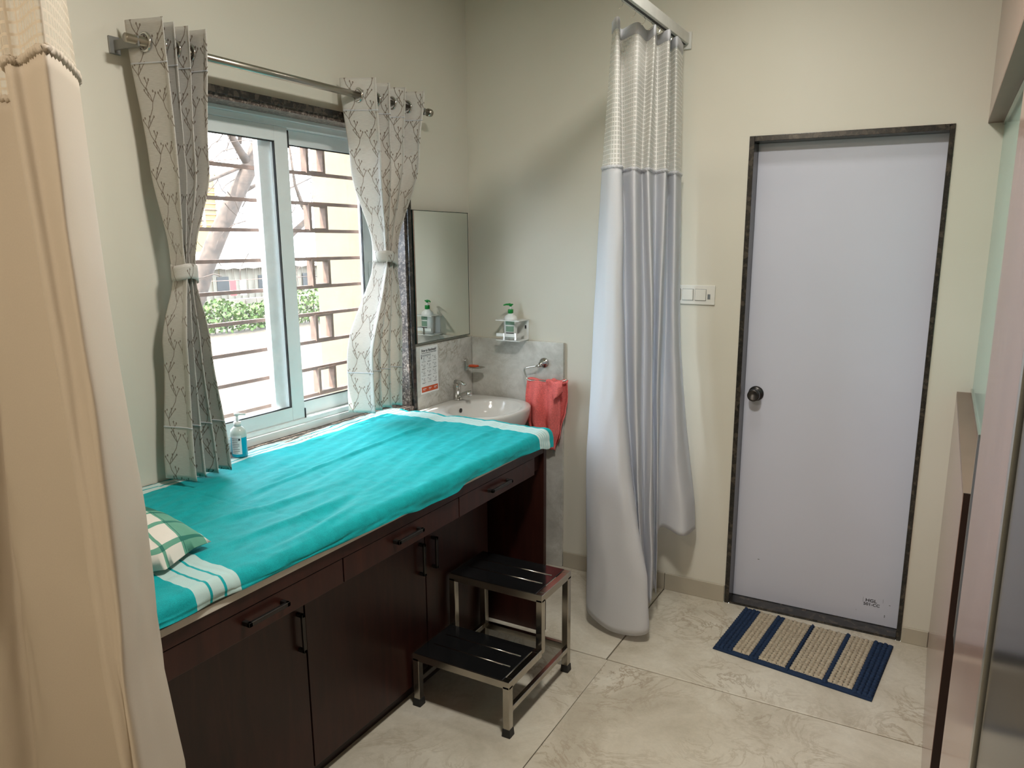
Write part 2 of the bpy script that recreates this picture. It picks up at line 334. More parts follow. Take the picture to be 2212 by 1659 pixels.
# ------------------------------------------------------------------ mesh helpers
class MB:
    def __init__(s): s.v = []; s.f = []; s.uv = None
    def add(s, vs, fs):
        o = len(s.v); s.v += [tuple(v) for v in vs]; s.f += [tuple(i+o for i in f) for f in fs]; return s
    def box(s, x0, y0, z0, x1, y1, z1):
        return s.add([(x0, y0, z0), (x1, y0, z0), (x1, y1, z0), (x0, y1, z0), (x0, y0, z1), (x1, y0, z1), (x1, y1, z1), (x0, y1, z1)],
                     [(0, 3, 2, 1), (4, 5, 6, 7), (0, 1, 5, 4), (1, 2, 6, 5), (2, 3, 7, 6), (3, 0, 4, 7)])
    def tube(s, pts, r, n=10, cap=True, radii=None, closed=False):
        pts = [Vector(p) for p in pts]; N = len(pts); vs = []; fs = []; up = None
        for i, p in enumerate(pts):
            if closed: t = (pts[(i+1) % N]-pts[i-1]).normalized()
            else: t = (pts[min(i+1, N-1)]-pts[max(i-1, 0)]).normalized()
            if up is None:
                a = Vector((0, 0, 1)) if abs(t.z) < .9 else Vector((1, 0, 0)); up = t.cross(a).normalized()
            up = (up-t*up.dot(t)).normalized(); sd = t.cross(up)
            rr = radii[i] if radii else r
            for k in range(n):
                an = 2*PI*k/n; vs.append(p+up*math.cos(an)*rr+sd*math.sin(an)*rr)
        for i in range(N if closed else N-1):
            j = (i+1) % N
            for k in range(n): fs.append((i*n+k, i*n+(k+1) % n, j*n+(k+1) % n, j*n+k))
        if cap and not closed: fs.append(tuple(range(n))[::-1]); fs.append(tuple((N-1)*n+k for k in range(n)))
        return s.add(vs, fs)
    def lathe(s, prof, c, axis='z', n=28, sx=1.0, sy=1.0):
        c = Vector(c); vs = []; fs = []
        for (r, h) in prof:
            for k in range(n):
                a = 2*PI*k/n; p = (r*math.cos(a)*sx, r*math.sin(a)*sy, h)
                if axis == 'y': p = (p[0], h, p[1])
                if axis == 'x': p = (h, p[0], p[1])
                vs.append(c+Vector(p))
        for i in range(len(prof)-1):
            for k in range(n): fs.append((i*n+k, i*n+(k+1) % n, (i+1)*n+(k+1) % n, (i+1)*n+k))
        fs.append(tuple(range(n))[::-1]); fs.append(tuple((len(prof)-1)*n+k for k in range(n)))
        return s.add(vs, fs)
    def grid(s, rows, uvs=None):
        R, Cn = len(rows), len(rows[0]); vs = [p for r in rows for p in r]
        fs = [(i*Cn+j, i*Cn+j+1, (i+1)*Cn+j+1, (i+1)*Cn+j) for i in range(R-1) for j in range(Cn-1)]
        if uvs: s.uv = [u for r in uvs for u in r]
        return s.add(vs, fs)
    def build(s, name, mat, parent=None, smooth=False, bevel=0, seg=2, solid=0, subd=0):
        me = bpy.data.meshes.new(name); me.from_pydata([tuple(v) for v in s.v], [], s.f)
        bm = bmesh.new(); bm.from_mesh(me)
        bmesh.ops.recalc_face_normals(bm, faces=bm.faces)
        if bevel: bmesh.ops.bevel(bm, geom=[e for e in bm.edges], offset=bevel, segments=seg, affect='EDGES', profile=.6, clamp_overlap=True)
        bm.to_mesh(me); bm.free()
        if s.uv:
            l = me.uv_layers.new(name='UV')
            for lp in me.loops: l.data[lp.index].uv = s.uv[lp.vertex_index]
        if smooth:
            for p in me.polygons: p.use_smooth = True
        o = bpy.data.objects.new(name, me); COL.objects.link(o); me.materials.append(mat)
        if parent: attach(o, parent)
        if solid:
            md = o.modifiers.new('thickness', 'SOLIDIFY'); md.thickness = solid; md.offset = 0
        if subd: md = o.modifiers.new('subdiv', 'SUBSURF'); md.levels = subd; md.render_levels = subd
        return o
def wloc(p):
    l = p.location.copy()
    while p.parent: p = p.parent; l = l+p.location if p.type == 'EMPTY' and not p.parent else l
    return l
def attach(o, parent):
    o.parent = parent
    root = parent
    while root.parent: root = root.parent
    # every mesh is written in world coordinates; only root empties carry a location
    o.matrix_parent_inverse = Matrix.Translation(-root.location) if parent is root else Matrix.Identity(4)
def thing(name, label, cat, loc, group=None):
    o = bpy.data.objects.new(name, None); o.location = loc; o.empty_display_size = .05; COL.objects.link(o)
    return tag(o, label, cat, group)
def tag(o, label, cat, group=None, kind=None):
    o['label'] = label; o['category'] = cat
    if group: o['group'] = group
    if kind: o['kind'] = kind
    return o
def struct(o, label=None):
    o['kind'] = 'structure'
    if label: o['label'] = label
    return o
def sempty(name, loc, label):
    o = bpy.data.objects.new(name, None); o.location = loc; o.empty_display_size = .05; COL.objects.link(o); return struct(o, label)
def box(name, mat, b, parent=None, bevel=0, **k): return MB().box(*b).build(name, mat, parent, bevel=bevel, **k)
def lerp(a, b, t): return a+(b-a)*t
def interp(tab, z):
    t = sorted(tab)
    if z <= t[0][0]: return t[0][1]
    for (a, va), (b, vb) in zip(t, t[1:]):
        if z <= b:
            k = (z-a)/(b-a); k = k*k*(3-2*k); return va+(vb-va)*k
    return t[-1][1]
def catmull(P, t):
    n = len(P)-1; i = min(int(t*n), n-1); f = t*n-i
    p0, p1, p2, p3 = P[max(i-1, 0)], P[i], P[i+1], P[min(i+2, n)]
    return [0.5*((2*b)+(-a+c)*f+(2*a-5*b+4*c-d)*f*f+(-a+3*b-3*c+d)*f**3) for a, b, c, d in zip(p0, p1, p2, p3)]
def text(name, body, size, loc, rot, mat, parent, sx=1.0, bold=.0):
    cu = bpy.data.curves.new(name, 'FONT'); cu.body = body; cu.size = size; cu.align_x = 'CENTER'; cu.align_y = 'CENTER'; cu.extrude = .0002; cu.offset = bold
    tmp = bpy.data.objects.new(name, cu); COL.objects.link(tmp)
    dg = bpy.context.evaluated_depsgraph_get(); me = bpy.data.meshes.new_from_object(tmp.evaluated_get(dg))
    bpy.data.objects.remove(tmp)
    Mx = Matrix.Translation(loc) @ rot.to_4x4() @ Matrix.Diagonal((sx, 1, 1, 1)); me.transform(Mx)
    me.materials.clear(); me.materials.append(mat)
    o = bpy.data.objects.new(name, me); COL.objects.link(o)
    if parent: attach(o, parent)
    return o

# ================================================================== THE SETTING
YB = -4.8; XR = 3.6; ZC = 2.84
WY0, WY1, WZ0, WZ1 = -1.70, -.52, .905, 2.147     # window opening
wl_ = MB()
wl_.box(-.24, YB-.12, -.6, 0, WY0, 3.0).box(-.24, WY1, -.6, 0, .12, 3.0).box(-.24, WY0, -.6, 0, WY1, WZ0-.025).box(-.24, WY0, WZ1, 0, WY1, 3.0)
struct(wl_.build('wall_left', MT['paint']), 'beige painted wall with the window and curtains')
DX0, DX1, DZ1 = 1.4035, 2.1585, 2.10
wb_ = MB().box(0, 0, -.12, DX0, .14, 3.0).box(DX1, 0, -.12, XR, .14, 3.0).box(DX0, 0, DZ1, DX1, .14, 3.0)
struct(wb_.build('wall_back', MT['paint']), 'beige painted wall with the lavender door')
struct(box('wall_front', MT['paint'], (0, YB-.12, -.12, XR, YB, 3.0)), 'wall behind the viewer')
struct(box('wall_far_right', MT['paint'], (XR, YB-.12, -.12, XR+.12, .14, 3.0)), 'wall beyond the glass partition')
struct(box('ceiling', MT['ceil'], (0, YB, ZC, XR, 0, 3.0)), 'plain ceiling')
fl = struct(box('floor', MT['grout'], (0, YB, -.12, XR, .0, -.006)), 'marbled beige stone tile floor')
def tileq(name, q, z0, z1, mat, parent, bev=.0015):
    m = MB(); m.add([(x, y, z0) for x, y in q]+[(x, y, z1) for x, y in q], [(3, 2, 1, 0), (4, 5, 6, 7), (0, 1, 5, 4), (1, 2, 6, 5), (2, 3, 7, 6), (3, 0, 4, 7)])
    return m.build(name, mat, parent, bevel=bev, seg=1)
g = .0028
gx = [0.0, 1.107, 2.31, 3.51, XR]; rows_ = [(-.727, 0, 0), (-1.93, -.727, .02), (-3.13, -1.93, .03), (-4.33, -3.13, .04), (YB, -4.33, .05)]
for (y0, y1, sk) in rows_:
    for a, b_ in zip(gx, gx[1:]):
        t0 = 0 if a == 0 else 1; t1 = 0 if b_ == XR else 1
        q = [(a+(g if t0 else 0)+sk*t0, y0+g), (b_-(g if t1 else 0)+sk*t1, y0+g), (b_-(g if t1 else 0)+(.0 if sk == 0 else sk-.01)*t1, y1-g), (a+(g if t0 else 0)+(.0 if sk == 0 else sk-.015)*t0, y1-g)]
        tileq('floor_tile', q, -.006, 0, MT['tile'], fl)
# skirting on the back wall, tile by tile
sk = sempty('baseboard_back', (1.1, 0, 0), 'pale stone skirting tiles along the wall with the door')
for a, b_ in ((.556, 1.108), (1.111, 1.4015), (2.1605, 2.2605)):
    tileq('skirting_tile', [(a, -.011), (b_, -.011), (b_, 0), (a, 0)], 0, .084 if a < 2 else .070, MT['skirt'], sk)
# grey marble splash tiles round the basin
dd = sempty('trim_1', (0, 0, 0), 'grey marble wall tiles around the wash basin corner')
box('wall_tile', MT['dado'], (.018, -.018, .0, .553, 0, 1.18), dd, bevel=.0015)
box('wall_tile', MT['dado'], (0, -.492, .0, .016, 0, 1.183), dd, bevel=.0015)

# ------------------------------------------------------------------ window
win = sempty('window_1', (-.12, -1.16, WZ0), 'white sliding window with two sashes')
def frame_mb(y0, y1, z0, z1, x0, x1, w_, wt_=None):
    wt_ = wt_ or w_
    m = MB()
    m.box(x0, y0, z0, x1, y0+w_, z1).box(x0, y1-w_, z0, x1, y1, z1).box(x0, y0+w_, z0, x1, y1-w_, z0+wt_).box(x0, y0+w_, z1-wt_, x1, y1-w_, z1)
    return m
fr = MB()
fr.box(-.185, WY0, WZ0, -.092, WY0+.05, WZ1).box(-.185, WY1-.055, WZ0, -.092, WY1, WZ1)
fr.box(-.185, WY0+.05, WZ0, -.092, WY1-.055, WZ0+.030).box(-.185, WY0+.05, WZ0+.030, -.104, WY1-.055, WZ0+.048)
fr.box(-.185, WY0+.05, WZ1-.026, -.092, WY1-.055, WZ1).box(-.185, WY0+.05, WZ1-.048, -.110, WY1-.055, WZ1-.026)
fr.build('window_frame', MT['upvc'], win, bevel=.002)
S0, S1 = WZ0+.048, WZ1-.048
def sash(y0, y1, x0, x1, ws, wr):
    f = frame_mb(y0, y1, S0, S1, x0, x1, ws, wr).build('sash', MT['upvc'], win, bevel=.003)
    xm = (x0+x1)/2
    box('glass_pane', MT['glass'], (xm-.002, y0+ws-.004, S0+wr-.004, xm+.002, y1-ws+.004, S1-wr+.004), f)
    gk = frame_mb(y0+ws-.001, y1-ws+.001, S0+wr-.001, S1-wr+.001, x1-.012, x1-.003, .005)
    gk.build('glass_seal', MT['rubber'], f); return f
s1 = sash(-1.652, -1.088, -.142, -.115, .066, .055)
s2 = sash(-1.205, -.573, -.178, -.151, .062, .056)
box('sash_stop', MT['rubber'], (-.118, -1.090, S1-.075, -.113, -1.084, S1-.01), s1)
box('sash_stop', MT['rubber'], (-.118, -1.090, S0+.0, -.113, -1.084, S0+.04), s1)
box('latch_plate', MT['upvc'], (-.151, -.612, 1.42, -.146, -.590, 1.58), s2, bevel=.002)
box('window_sill', MT['graniteb'], (-.24, WY0, WZ0-.025, .012, WY1, WZ0), win, bevel=.002)
ed = sempty('trim_2', (0, -1.16, WZ1), 'dark granite edging around the window opening')
box('granite_strip', MT['granite'], (-.0, WY0-.025, WZ1, .014, WY1+.025, WZ1+.024), ed, bevel=.0015)
box('granite_strip', MT['granite'], (-.0, WY1, WZ0-.02, .014, WY1+.025, WZ1), ed, bevel=.0015)
box('granite_strip', MT['granite'], (-.0, WY0-.025, WZ0-.02, .014, WY0, WZ1), ed, bevel=.0015)
box('granite_lining', MT['graniteb'], (-.092, WY1-.012, WZ0, 0.0, WY1, WZ1-.014), ed)
box('granite_lining', MT['graniteb'], (-.092, WY0, WZ1-.014, 0.0, WY1, WZ1), ed)
box('granite_lining', MT['graniteb'], (-.092, WY0, WZ0, 0.0, WY0+.012, WZ1-.014), ed)
# iron grille outside the glass
gr = thing('window_grille', 'brown iron window grille of flat bars and small squares outside the glass', 'grille', (-.21, -1.16, WZ0))
for z in (1.012, 1.128, 1.244, 1.362, 1.479, 1.597, 1.713, 1.826, 1.947, 2.062):
    box('bar', MT['iron'], (-.222, WY0, z-.007, -.208, WY1, z+.007), gr)
for k, (za, zb) in enumerate(((1.947, 2.062), (1.713, 1.826), (1.479, 1.597), (1.244, 1.362), (1.012, 1.128))):
    m = frame_mb(-.908, -.800, za+.002, zb-.002, -.235, -.202, .014, .010); m.build('square', MT['iron2'], gr)
# plastered fin beside the window, outside
struct(MB().box(-.575, WY1+.02, -.6, -.24, WY1+.16, 3.0).build('wall_outside', MT['plaster']), 'cream plastered fin of the outer wall beside the window')
struct(box('ground', MT['ground'], (-60, -30, -.62, -.24, 60, -.5)), 'dry sandy yard outside')

# ------------------------------------------------------------------ door in the back wall
d1 = sempty('door_1', (1.78, .05, 0), 'lavender grey flush door in a dark granite frame')
box('door_leaf', MT['door'], (DX0+.021, .078, .012, DX1-.018, .112, DZ1-.022), d1, bevel=.002)
box('frame_strip', MT['granite'], (DX0, -.006, 0, DX0+.021, .12, DZ1), d1, bevel=.0015)
box('frame_strip', MT['granite'], (DX1-.018, -.006, 0, DX1, .12, DZ1), d1, bevel=.0015)
box('frame_strip', MT['granite'], (DX0+.021, -.006, DZ1-.022, DX1-.018, .12, DZ1), d1, bevel=.0015)
box('threshold', MT['granite'], (DX0+.021, -.002, -.002, DX1-.018, .12, .010), d1, bevel=.0015)
kn = MB().lathe([(.0, .0), (.034, 0), (.034, -.004), (.028, -.010), (.014, -.013), (.013, -.030), (.024, -.036), (.0275, -.046), (.0265, -.060), (.022, -.064), (.019, -.062), (0, -.062)], (1.476, .078, 1.0), 'y', 32)
kn.build('door_knob', MT['gunmetal'], d1, smooth=True)
RX = Matrix.Rotation(PI/2, 3, 'X')
text('door_lettering', 'HGL', .020, (2.028, .0775, .118), RX, MT['ink'], d1, 1.2, .0003)
text('door_lettering', '501-CC', .018, (2.031, .0775, .100), RX, MT['ink'], d1, 1.15, .0003)
sc = MB()
for (x, z, a, b_) in ((1.995, .108, .001, .022), (2.075, .118, .001, .018), (2.10, .112, .006, .002), (1.53, .21, .008, .003), (2.085, .052, .003, .012), (1.97, .06, .001, .006)):
    sc.box(x, .0772, z, x+a, .0782, z+b_)
sc.build('scuff_mark', MT['grey'], d1)

# ------------------------------------------------------------------ glass partition on the right
PX = 2.2614
pr = sempty('wall_right', (PX, -.7, 0), 'brown laminate and frosted glass partition')
box('lower_panel', MT['glam'], (PX, -1.372, 0, PX+.118, 0, 1.080), pr)
box('ledge', MT['brownledge'], (PX, -1.372, 1.080, PX+.118, 0, 1.096), pr)
box('end_strip', MT['darkwood'], (PX+.001, -1.376, 0, PX+.118, -1.372, 1.096), pr)
box('glass_channel', MT['alu'], (PX+.046, -1.372, 1.096, PX+.070, 0, 1.112), pr)
box('glass_panel', MT['frost'], (PX+.052, -2.34, 1.100, PX+.062, 0, 2.11), pr)
box('glass_channel', MT['alu'], (PX+.046, -2.34, 2.085, PX+.070, 0, 2.096), pr)
box('header_panel', MT['glam'], (PX, -2.346, 2.104, PX+.118, 0, ZC), pr)
box('header_soffit', MT['brownledge'], (PX, -2.346, 2.094, PX+.118, 0, 2.104), pr)
d2 = sempty('door_2', (PX, -2.02, 0), 'open brown laminate sliding door leaf at the right')
box('door_leaf', MT['glam'], (PX, -2.32, .012, PX+.035, -1.735, 2.085), d2)
box('door_edge', MT['alu'], (PX-.002, -2.345, .012, PX+.036, -2.320, 2.085), d2)
hd = box('door_handle', MT['black'], (PX+.001, -1.734, .865, PX+.018, -1.650, 1.300), d2)
box('handle_edge', MT['alu'], (PX+.0005, -1.650, .865, PX+.018, -1.644, 1.300), hd)
cb = thing('tall_cabinet', 'tall black glossy cabinet front with metal edge at the far right', 'cabinet', (PX+.2, -2.7, 0))
box('cabinet_body', MT['blackgloss'], (PX+.012, -3.15, 0, PX+.55, -2.352, 2.08), cb, bevel=.002)
box('cabinet_door', MT['blackgloss'], (PX+.002, -3.14, .02, PX+.012, -2.372, 2.07), cb)

# ================================================================== FURNITURE
# examination couch: overhanging drawers on recessed doors
co = thing('examination_couch', 'dark maroon laminate examination couch with drawers and cupboard doors under the teal sheet', 'couch', (.4, -1.53, 0))
CY0, CY1, CX = -2.44, -.632, .775
box('carcass', MT['wood'], (.02, CY0, .06, .570, -.80, .735), co)
box('drawer_box', MT['wood'], (.02, CY0, .738, CX-.02, CY1-.024, .810), co)
box('top_rail', MT['wood'], (.02, CY0, .811, CX+.002, CY1-.024, .846), co, bevel=.001)
box('side_panel', MT['wood'], (.02, CY1-.024, 0, CX+.004, CY1, .846), co, bevel=.001)
box('plinth', MT['darkwood'], (.03, CY0, 0, .552, -.81, .06), co)
box('top_board', MT['cream'], (.02, CY0, .846, CX+.006, CY1, .864), co, bevel=.001)
def bar_handle(parent, a, b_, out=.026, vertical=False):
    # a, b: end points on the face
    m = MB(); t = .006
    (x, y0, z0), (_, y1, z1) = a, b_
    if vertical:
        m.box(x, y0-t, z0, x+out, y0+t, z0+.011).box(x, y0-t, z1-.011, x+out, y0+t, z1).box(x+out-.009, y0-t, z0, x+out, y0+t, z1)
    else:
        m.box(x, y0, z0-t, x+out, y0+.011, z0+t).box(x, y1-.011, z0-t, x+out, y1, z0+t).box(x+out-.009, y0, z0-t, x+out, y1, z0+t)
    return m.build('handle', MT['gunmetal'], parent, bevel=.0012, seg=1)
for (y0, y1, h0, h1) in ((-2.425, -1.8535, -2.20, -2.07), (-1.849, -1.2795, -1.636, -1.508), (-1.275, -.73, -1.094, -.948)):
    d = box('drawer', MT['wood'], (CX-.018, y0, .7365, CX, y1, .8085), co, bevel=.0012)
    bar_handle(d, (CX, h0, .778), (CX, h1, .778))
for (y0, y1, hy) in ((-2.42, -1.832, -1.857), (-1.826, -1.236, -1.266), (-1.230, -.80, -1.190)):
    d = box('door', MT['wood'], (.572, y0, .065, .590, y1, .725), co, bevel=.0012)
    bar_handle(d, (.590, hy, .478), (.590, hy, .602), vertical=True)
mt = box('mattress', MT['foam'], (.02, CY0+.01, .864, CX-.006, CY1+.004, .890), None, bevel=.01)
tag(mt, 'thin dark mattress between couch top and teal sheet', 'mattress')

# teal sheet
def sheet_z(x, y):
    z = .908
    z += .009*noise.noise(Vector((x*9+y*1.5, y*1.6, 3.1))) + .0055*noise.noise(Vector((x*24+y*6, y*3.6, 9.2))) + .0016*noise.noise(Vector((x*60, y*22, 2.2)))
    # ridge along the couch
    c = .335-.066*(y+1.5)+.010*math.sin(y*5)
    z += .0065*math.exp(-((x-c)/.008)**2)*min(1, max(0, (y+1.9)/.3))*min(1, max(0, (-.75-y)/.2))
    c = .62+.03*math.sin(y*3)
    z += .004*math.exp(-((x-c)/.010)**2)*(.5+.5*math.sin(y*5))
    # pressed fold lines across the couch
    for yc, sl in ((-.80, 0), (-1.15, 0), (-1.51, 0), (-1.865, 0), (-2.22, 0)):
        z -= .0022*math.exp(-((y-yc+sl*(x-.35)*.3)/.0035)**2)
    # pulled folds in front of the pillow
    for k, (yy, xx) in enumerate(((-2.02, .42), (-2.0, .54), (-1.98, .64))):
        dx = x-(xx+.10*math.sin((y+2.1)*3+k*.6)); wgt = math.exp(-((y+1.86)/.22)**2)
        z += .010*math.exp(-(dx/.018)**2)*wgt
    z += .008*min(1, max(0, (-2.0-y)/.3))
    return z
def build_sheet():
    xs = []; nx = 120
    x_ed, r = .762, .030; flat = x_ed+.045; arc = r*PI/2; hang = .075; L = flat+arc+hang
    ys0, ys1 = -2.452, -.597; ny = 330
    rows = []
    for j in range(ny+1):
        t = j/ny; yy = lerp(ys0-.03, ys1+.028, t); row = []
        dy = 0
        if yy > ys1-.02: e = (yy-(ys1-.02)); y = ys1-.02+.02*math.sin(min(1, e/.03)*PI/2); dy = e*e*9 if e < .03 else .008+(e-.03)*1.6
        elif yy < ys0+.02: e = ((ys0+.02)-yy); y = ys0+.02-.02*math.sin(min(1, e/.03)*PI/2); dy = e*e*9+e*.3
        else: y = yy
        hem = interp([(-2.44, .876), (-2.27, .872), (-2.03, .866), (-1.83, .860), (-1.62, .858), (-1.50, .842), (-1.32, .842), (-1.24, .856), (-1.12, .860), (-.90, .852), (-.72, .845), (-.64, .828)], y)
        for i in range(nx+1):
            p = L*i/nx
            ztop = sheet_z(min(-.045+p, x_ed+.02), y)
            if p <= flat: x = -.045+p; z = ztop
            elif p <= flat+arc: a = (p-flat)/r; x = x_ed+r*math.sin(a); z = ztop-r*(1-math.cos(a))
            else:
                k = (p-flat-arc)/hang; z = lerp(ztop-r, hem, k)
                x = x_ed+r+.004*math.sin(y*17+2*math.sin(y*5))*k+.003*noise.noise(Vector((y*14, k*2, 0)))
                if y < -2.2: x += .010*math.sin((y+2.2)*26)*k
            x += 0
            if p < .05: x += .010*noise.noise(Vector((y*6, 0, 4)))+.004*noise.noise(Vector((y*23, 0, 4)))*(1-p/.05); z += .002*noise.noise(Vector((y*20, p*20, 1)))
            if y < WY0+.01: x = max(x, .004)
            row.append((x, y, z-dy))
        rows.append(row)
    o = MB().grid(rows).build('bed_sheet', MT['sheet'], None, smooth=True)
    return tag(o, 'teal cotton bed sheet with pale striped borders spread over the couch', 'sheet')
build_sheet()
def build_pillow():
    # puffed cushion with a crumpled free corner
    N, Mn = 56, 44; L, W_ = .54, .32; cx, cy, zc = .335, -2.285, .932
    ang = math.radians(-3); rows = []; uvs = []
    def pt(u, v, side):
        x = (u-.5)*L; y = (v-.5)*W_
        eu = 1-abs(2*u-1)**3.2; ev = 1-abs(2*v-1)**3.2; h = max(0, eu*ev)**.55
        th = .078*h
        ear = max(0, 1-math.hypot((1-u)/.18, (v-.55)/.30))
        n = noise.noise(Vector((x*9, y*9, side*3)))*.009+noise.noise(Vector((x*26, y*26, side)))*.004
        z = zc+side*th*(1.15 if side > 0 else .16)+n*(.4+h)*(1 if side > 0 else .2)+.030*ear*math.sin(u*60)*.25
        k = 1-.035*math.cos((v-.5)*PI)*0
        x += .05*ear; y -= .01*ear
        return (cx+x*math.cos(ang)-y*math.sin(ang), cy+x*math.sin(ang)+y*math.cos(ang), z)
    m = MB(); uv = []
    for side in (1, -1):
        rows = [[pt(i/N, j/Mn, side) for i in range(N+1)] for j in range(Mn+1)]
        if side < 0: rows = [r[::-1] for r in rows]
        o = len(m.v); m.grid(rows)
        for j in range(Mn+1):
            for i in range(N+1):
                ii = i if side > 0 else N-i; uv.append((ii/N*L, j/Mn*W_))
    m.uv = uv
    o = m.build('pillow', MT['pillow'], None, smooth=True)
    bm = bmesh.new(); bm.from_mesh(o.data); bmesh.ops.remove_doubles(bm, verts=bm.verts, dist=.0005); bmesh.ops.recalc_face_normals(bm, faces=bm.faces); bm.to_mesh(o.data); bm.free()
    tag(o, 'green and white checked pillow lying on the near end of the sheet', 'pillow')
build_pillow()

# step stool
st = thing('step_stool', 'two step stainless steel foot stool with dark polished treads', 'stool', (.806, -1.105, 0))
X0, X1, Y0, YM, Y1, ZT, ZL = .605, 1.010, -1.347, -1.108, -.866, .424, .212; T = .026
def leg(x, y, z0, z1, foot=True):
    o = box('leg', MT['steel'], (x, y, z0, x+T, y+T, z1), st, bevel=.002)
    if foot:
        m = MB(); m.add([(x-.004, y-.004, 0), (x+T+.004, y-.004, 0), (x+T+.004, y+T+.004, 0), (x-.004, y+T+.004, 0), (x-.002, y-.002, .030), (x+T+.002, y-.002, .030), (x+T+.002, y+T+.002, .030), (x-.002, y+T+.002, .030)],
                        [(3, 2, 1, 0), (4, 5, 6, 7), (0, 1, 5, 4), (1, 2, 6, 5), (2, 3, 7, 6), (3, 0, 4, 7)])
        m.build('rubber_foot', MT['rubber'], o, bevel=.003)
    return o
for x in (X0, X1-T):
    leg(x, Y0, .012, ZL-.02); leg(x, Y1-T, .012, ZT-.02); leg(x, YM-.0, ZL-.02, ZT-.02, False)
def tread(y0, y1, zt):
    m = frame_mb(y0, y1, 0, 1, 0, 1, .1)
    f = MB(); h = .030
    f.box(X0, y0, zt-h, X1, y0+T, zt-.001).box(X0, y1-T, zt-h, X1, y1, zt-.001).box(X0, y0+T, zt-h, X0+T, y1-T, zt-.001).box(X1-T, y0+T, zt-h, X1, y1-T, zt-.001)
    f.build('step_frame', MT['steel'], st, bevel=.0015, seg=1)
    p = box('step_plate', MT['darksteel'], (X0+.006, y0+.002, zt-.002, X1-.028, y1-.004, zt+.0012), st, bevel=.001, seg=1)
    for k in (.36, .68):
        yy = lerp(y0, y1, k); r = MB().tube([(X0+.035, yy, zt+.0005), (X1-.045, yy, zt+.0005)], .0028, 8); r.build('rib', MT['steel'], p, smooth=True)
tread(Y0, YM, ZL); tread(YM, Y1, ZT)
for (b0) in ((X0, Y0+T, .089, X0+.018, Y1-T, .109), (X1-.018, Y0+T, .089, X1, Y1-T, .109), (X0+T, Y1-.022, .092, X1-T, Y1-.004, .119)):
    box('lower_rail', MT['steel'], b0, st, bevel=.0015, seg=1)

# ------------------------------------------------------------------ wash basin corner
bs = thing('wash_basin', 'white ceramic wall basin in the corner behind the couch', 'basin', (.24, -.305, .74))
def build_basin():
    n = 72; cx, cy = .235, -.300; ax, by = .240, .262
    def outer(a, s=1.0):
        c, s_ = math.cos(a), math.sin(a); e = 2/2.4 if c > 0 else 2/7
        return (cx+ax*s*math.copysign(abs(c)**e, c), cy+by*s*math.copysign(abs(s_)**(2/2.2 if c > 0 else 2/7), s_))
    def outerc(a, s):
        x, y = outer(a); return (max(.018, cx+(x-cx)*s if x > cx else x), cy+(y-cy)*s)
    def inner(a, s, dx=0): return (.275+dx+.168*s*math.cos(a), -.305+.208*s*math.sin(a))
    rings = []
    for (s, z) in ((.45, .715), (.70, .735), (.88, .775), (.97, .83), (1.0, .862), (1.0, .878), (.985, .885)):
        rings.append([(*outerc(2*PI*k/n, s), z) for k in range(n)])
    for (s, z) in ((1.0, .884), (.975, .878), (.94, .862), (.85, .825), (.70, .795), (.45, .780), (.16, .774)):
        rings.append([(*inner(2*PI*k/n, s), z) for k in range(n)])
    m = MB(); vs = [p for r in rings for p in r]; fs = []
    for i in range(len(rings)-1):
        for k in range(n): fs.append((i*n+k, i*n+(k+1) % n, (i+1)*n+(k+1) % n, (i+1)*n+k))
    fs.append(tuple(range(n))[::-1]); fs.append(tuple((len(rings)-1)*n+k for k in range(n)))
    m.add(vs, fs); o = m.build('bowl', MT['ceramic'], bs, smooth=True, subd=1)
    dr = MB().lathe([(0, 0), (.026, 0), (.026, .004), (.018, .005), (.016, .002), (0, .002)], (.275, -.305, .774)); dr.build('drain', MT['chrome'], bs, smooth=True)
    ov = MB().lathe([(0, 0), (.011, 0), (.011, .003), (0, .003)], (.128, -.300, .852), 'x', 20); ov.build('overflow_hole', MT['black'], bs)
build_basin()
tp = thing('basin_tap', 'grey chrome lever tap standing on the back of the basin', 'tap', (.052, -.215, .885))
MB().lathe([(0, 0), (.023, 0), (.023, .004), (.0175, .006), (.0165, .045), (.0155, .046), (.0155, .049), (.017, .050), (.017, .078), (.012, .086), (0, .086)], (.056, -.215, .8855)).build('tap_body', MT['chrome'], tp, smooth=True)
MB().tube([(.062, -.217, .902), (.095, -.232, .917), (.130, -.248, .932), (.150, -.257, .937)], .009, 12, radii=[.011, .010, .009, .010]).build('spout', MT['chrome'], tp, smooth=True)
MB().tube([(.148, -.256, .943), (.158, -.261, .918)], .0135, 14).build('nozzle', MT['chrome'], tp, smooth=True)
MB().tube([(.045, -.212, .971), (.080, -.226, .976), (.122, -.245, .972)], .008, 10, radii=[.016, .011, .007]).build('lever', MT['chrome'], tp, smooth=True)
sd_ = thing('soap_dish', 'small chrome soap dish fixed to the marble tile above the basin', 'soap dish', (.018, -.08, 1.03))
m = MB(); prof = [(-.012, 1.012), (.012, 1.012), (.012, 1.055)]+[(.014*math.cos(a), 1.058+.016*math.sin(a)) for a in [PI*k/8 for k in range(9)]]+[(-.012, 1.055)]
vs = [(.016, -.082+p[0], p[1]) for p in prof]+[(.028, -.082+p[0], p[1]) for p in prof]; n = len(prof)
m.add(vs, [tuple(range(n)), tuple(range(n, 2*n))[::-1]]+[(k, (k+1) % n, n+(k+1) % n, n+k) for k in range(n)]); m.build('wall_plate', MT['chrome'], sd_, bevel=.001, seg=1)
MB().lathe([(0, -.006), (.6, -.004), (1, .003), (.96, .003), (.6, -.001), (0, -.003)], (.088, -.090, 1.034), 'z', 30, .052, .030).build('dish', MT['steel'], sd_, smooth=True)
MB().box(.026, -.088, 1.024, .045, -.076, 1.032).build('arm', MT['chrome'], sd_)
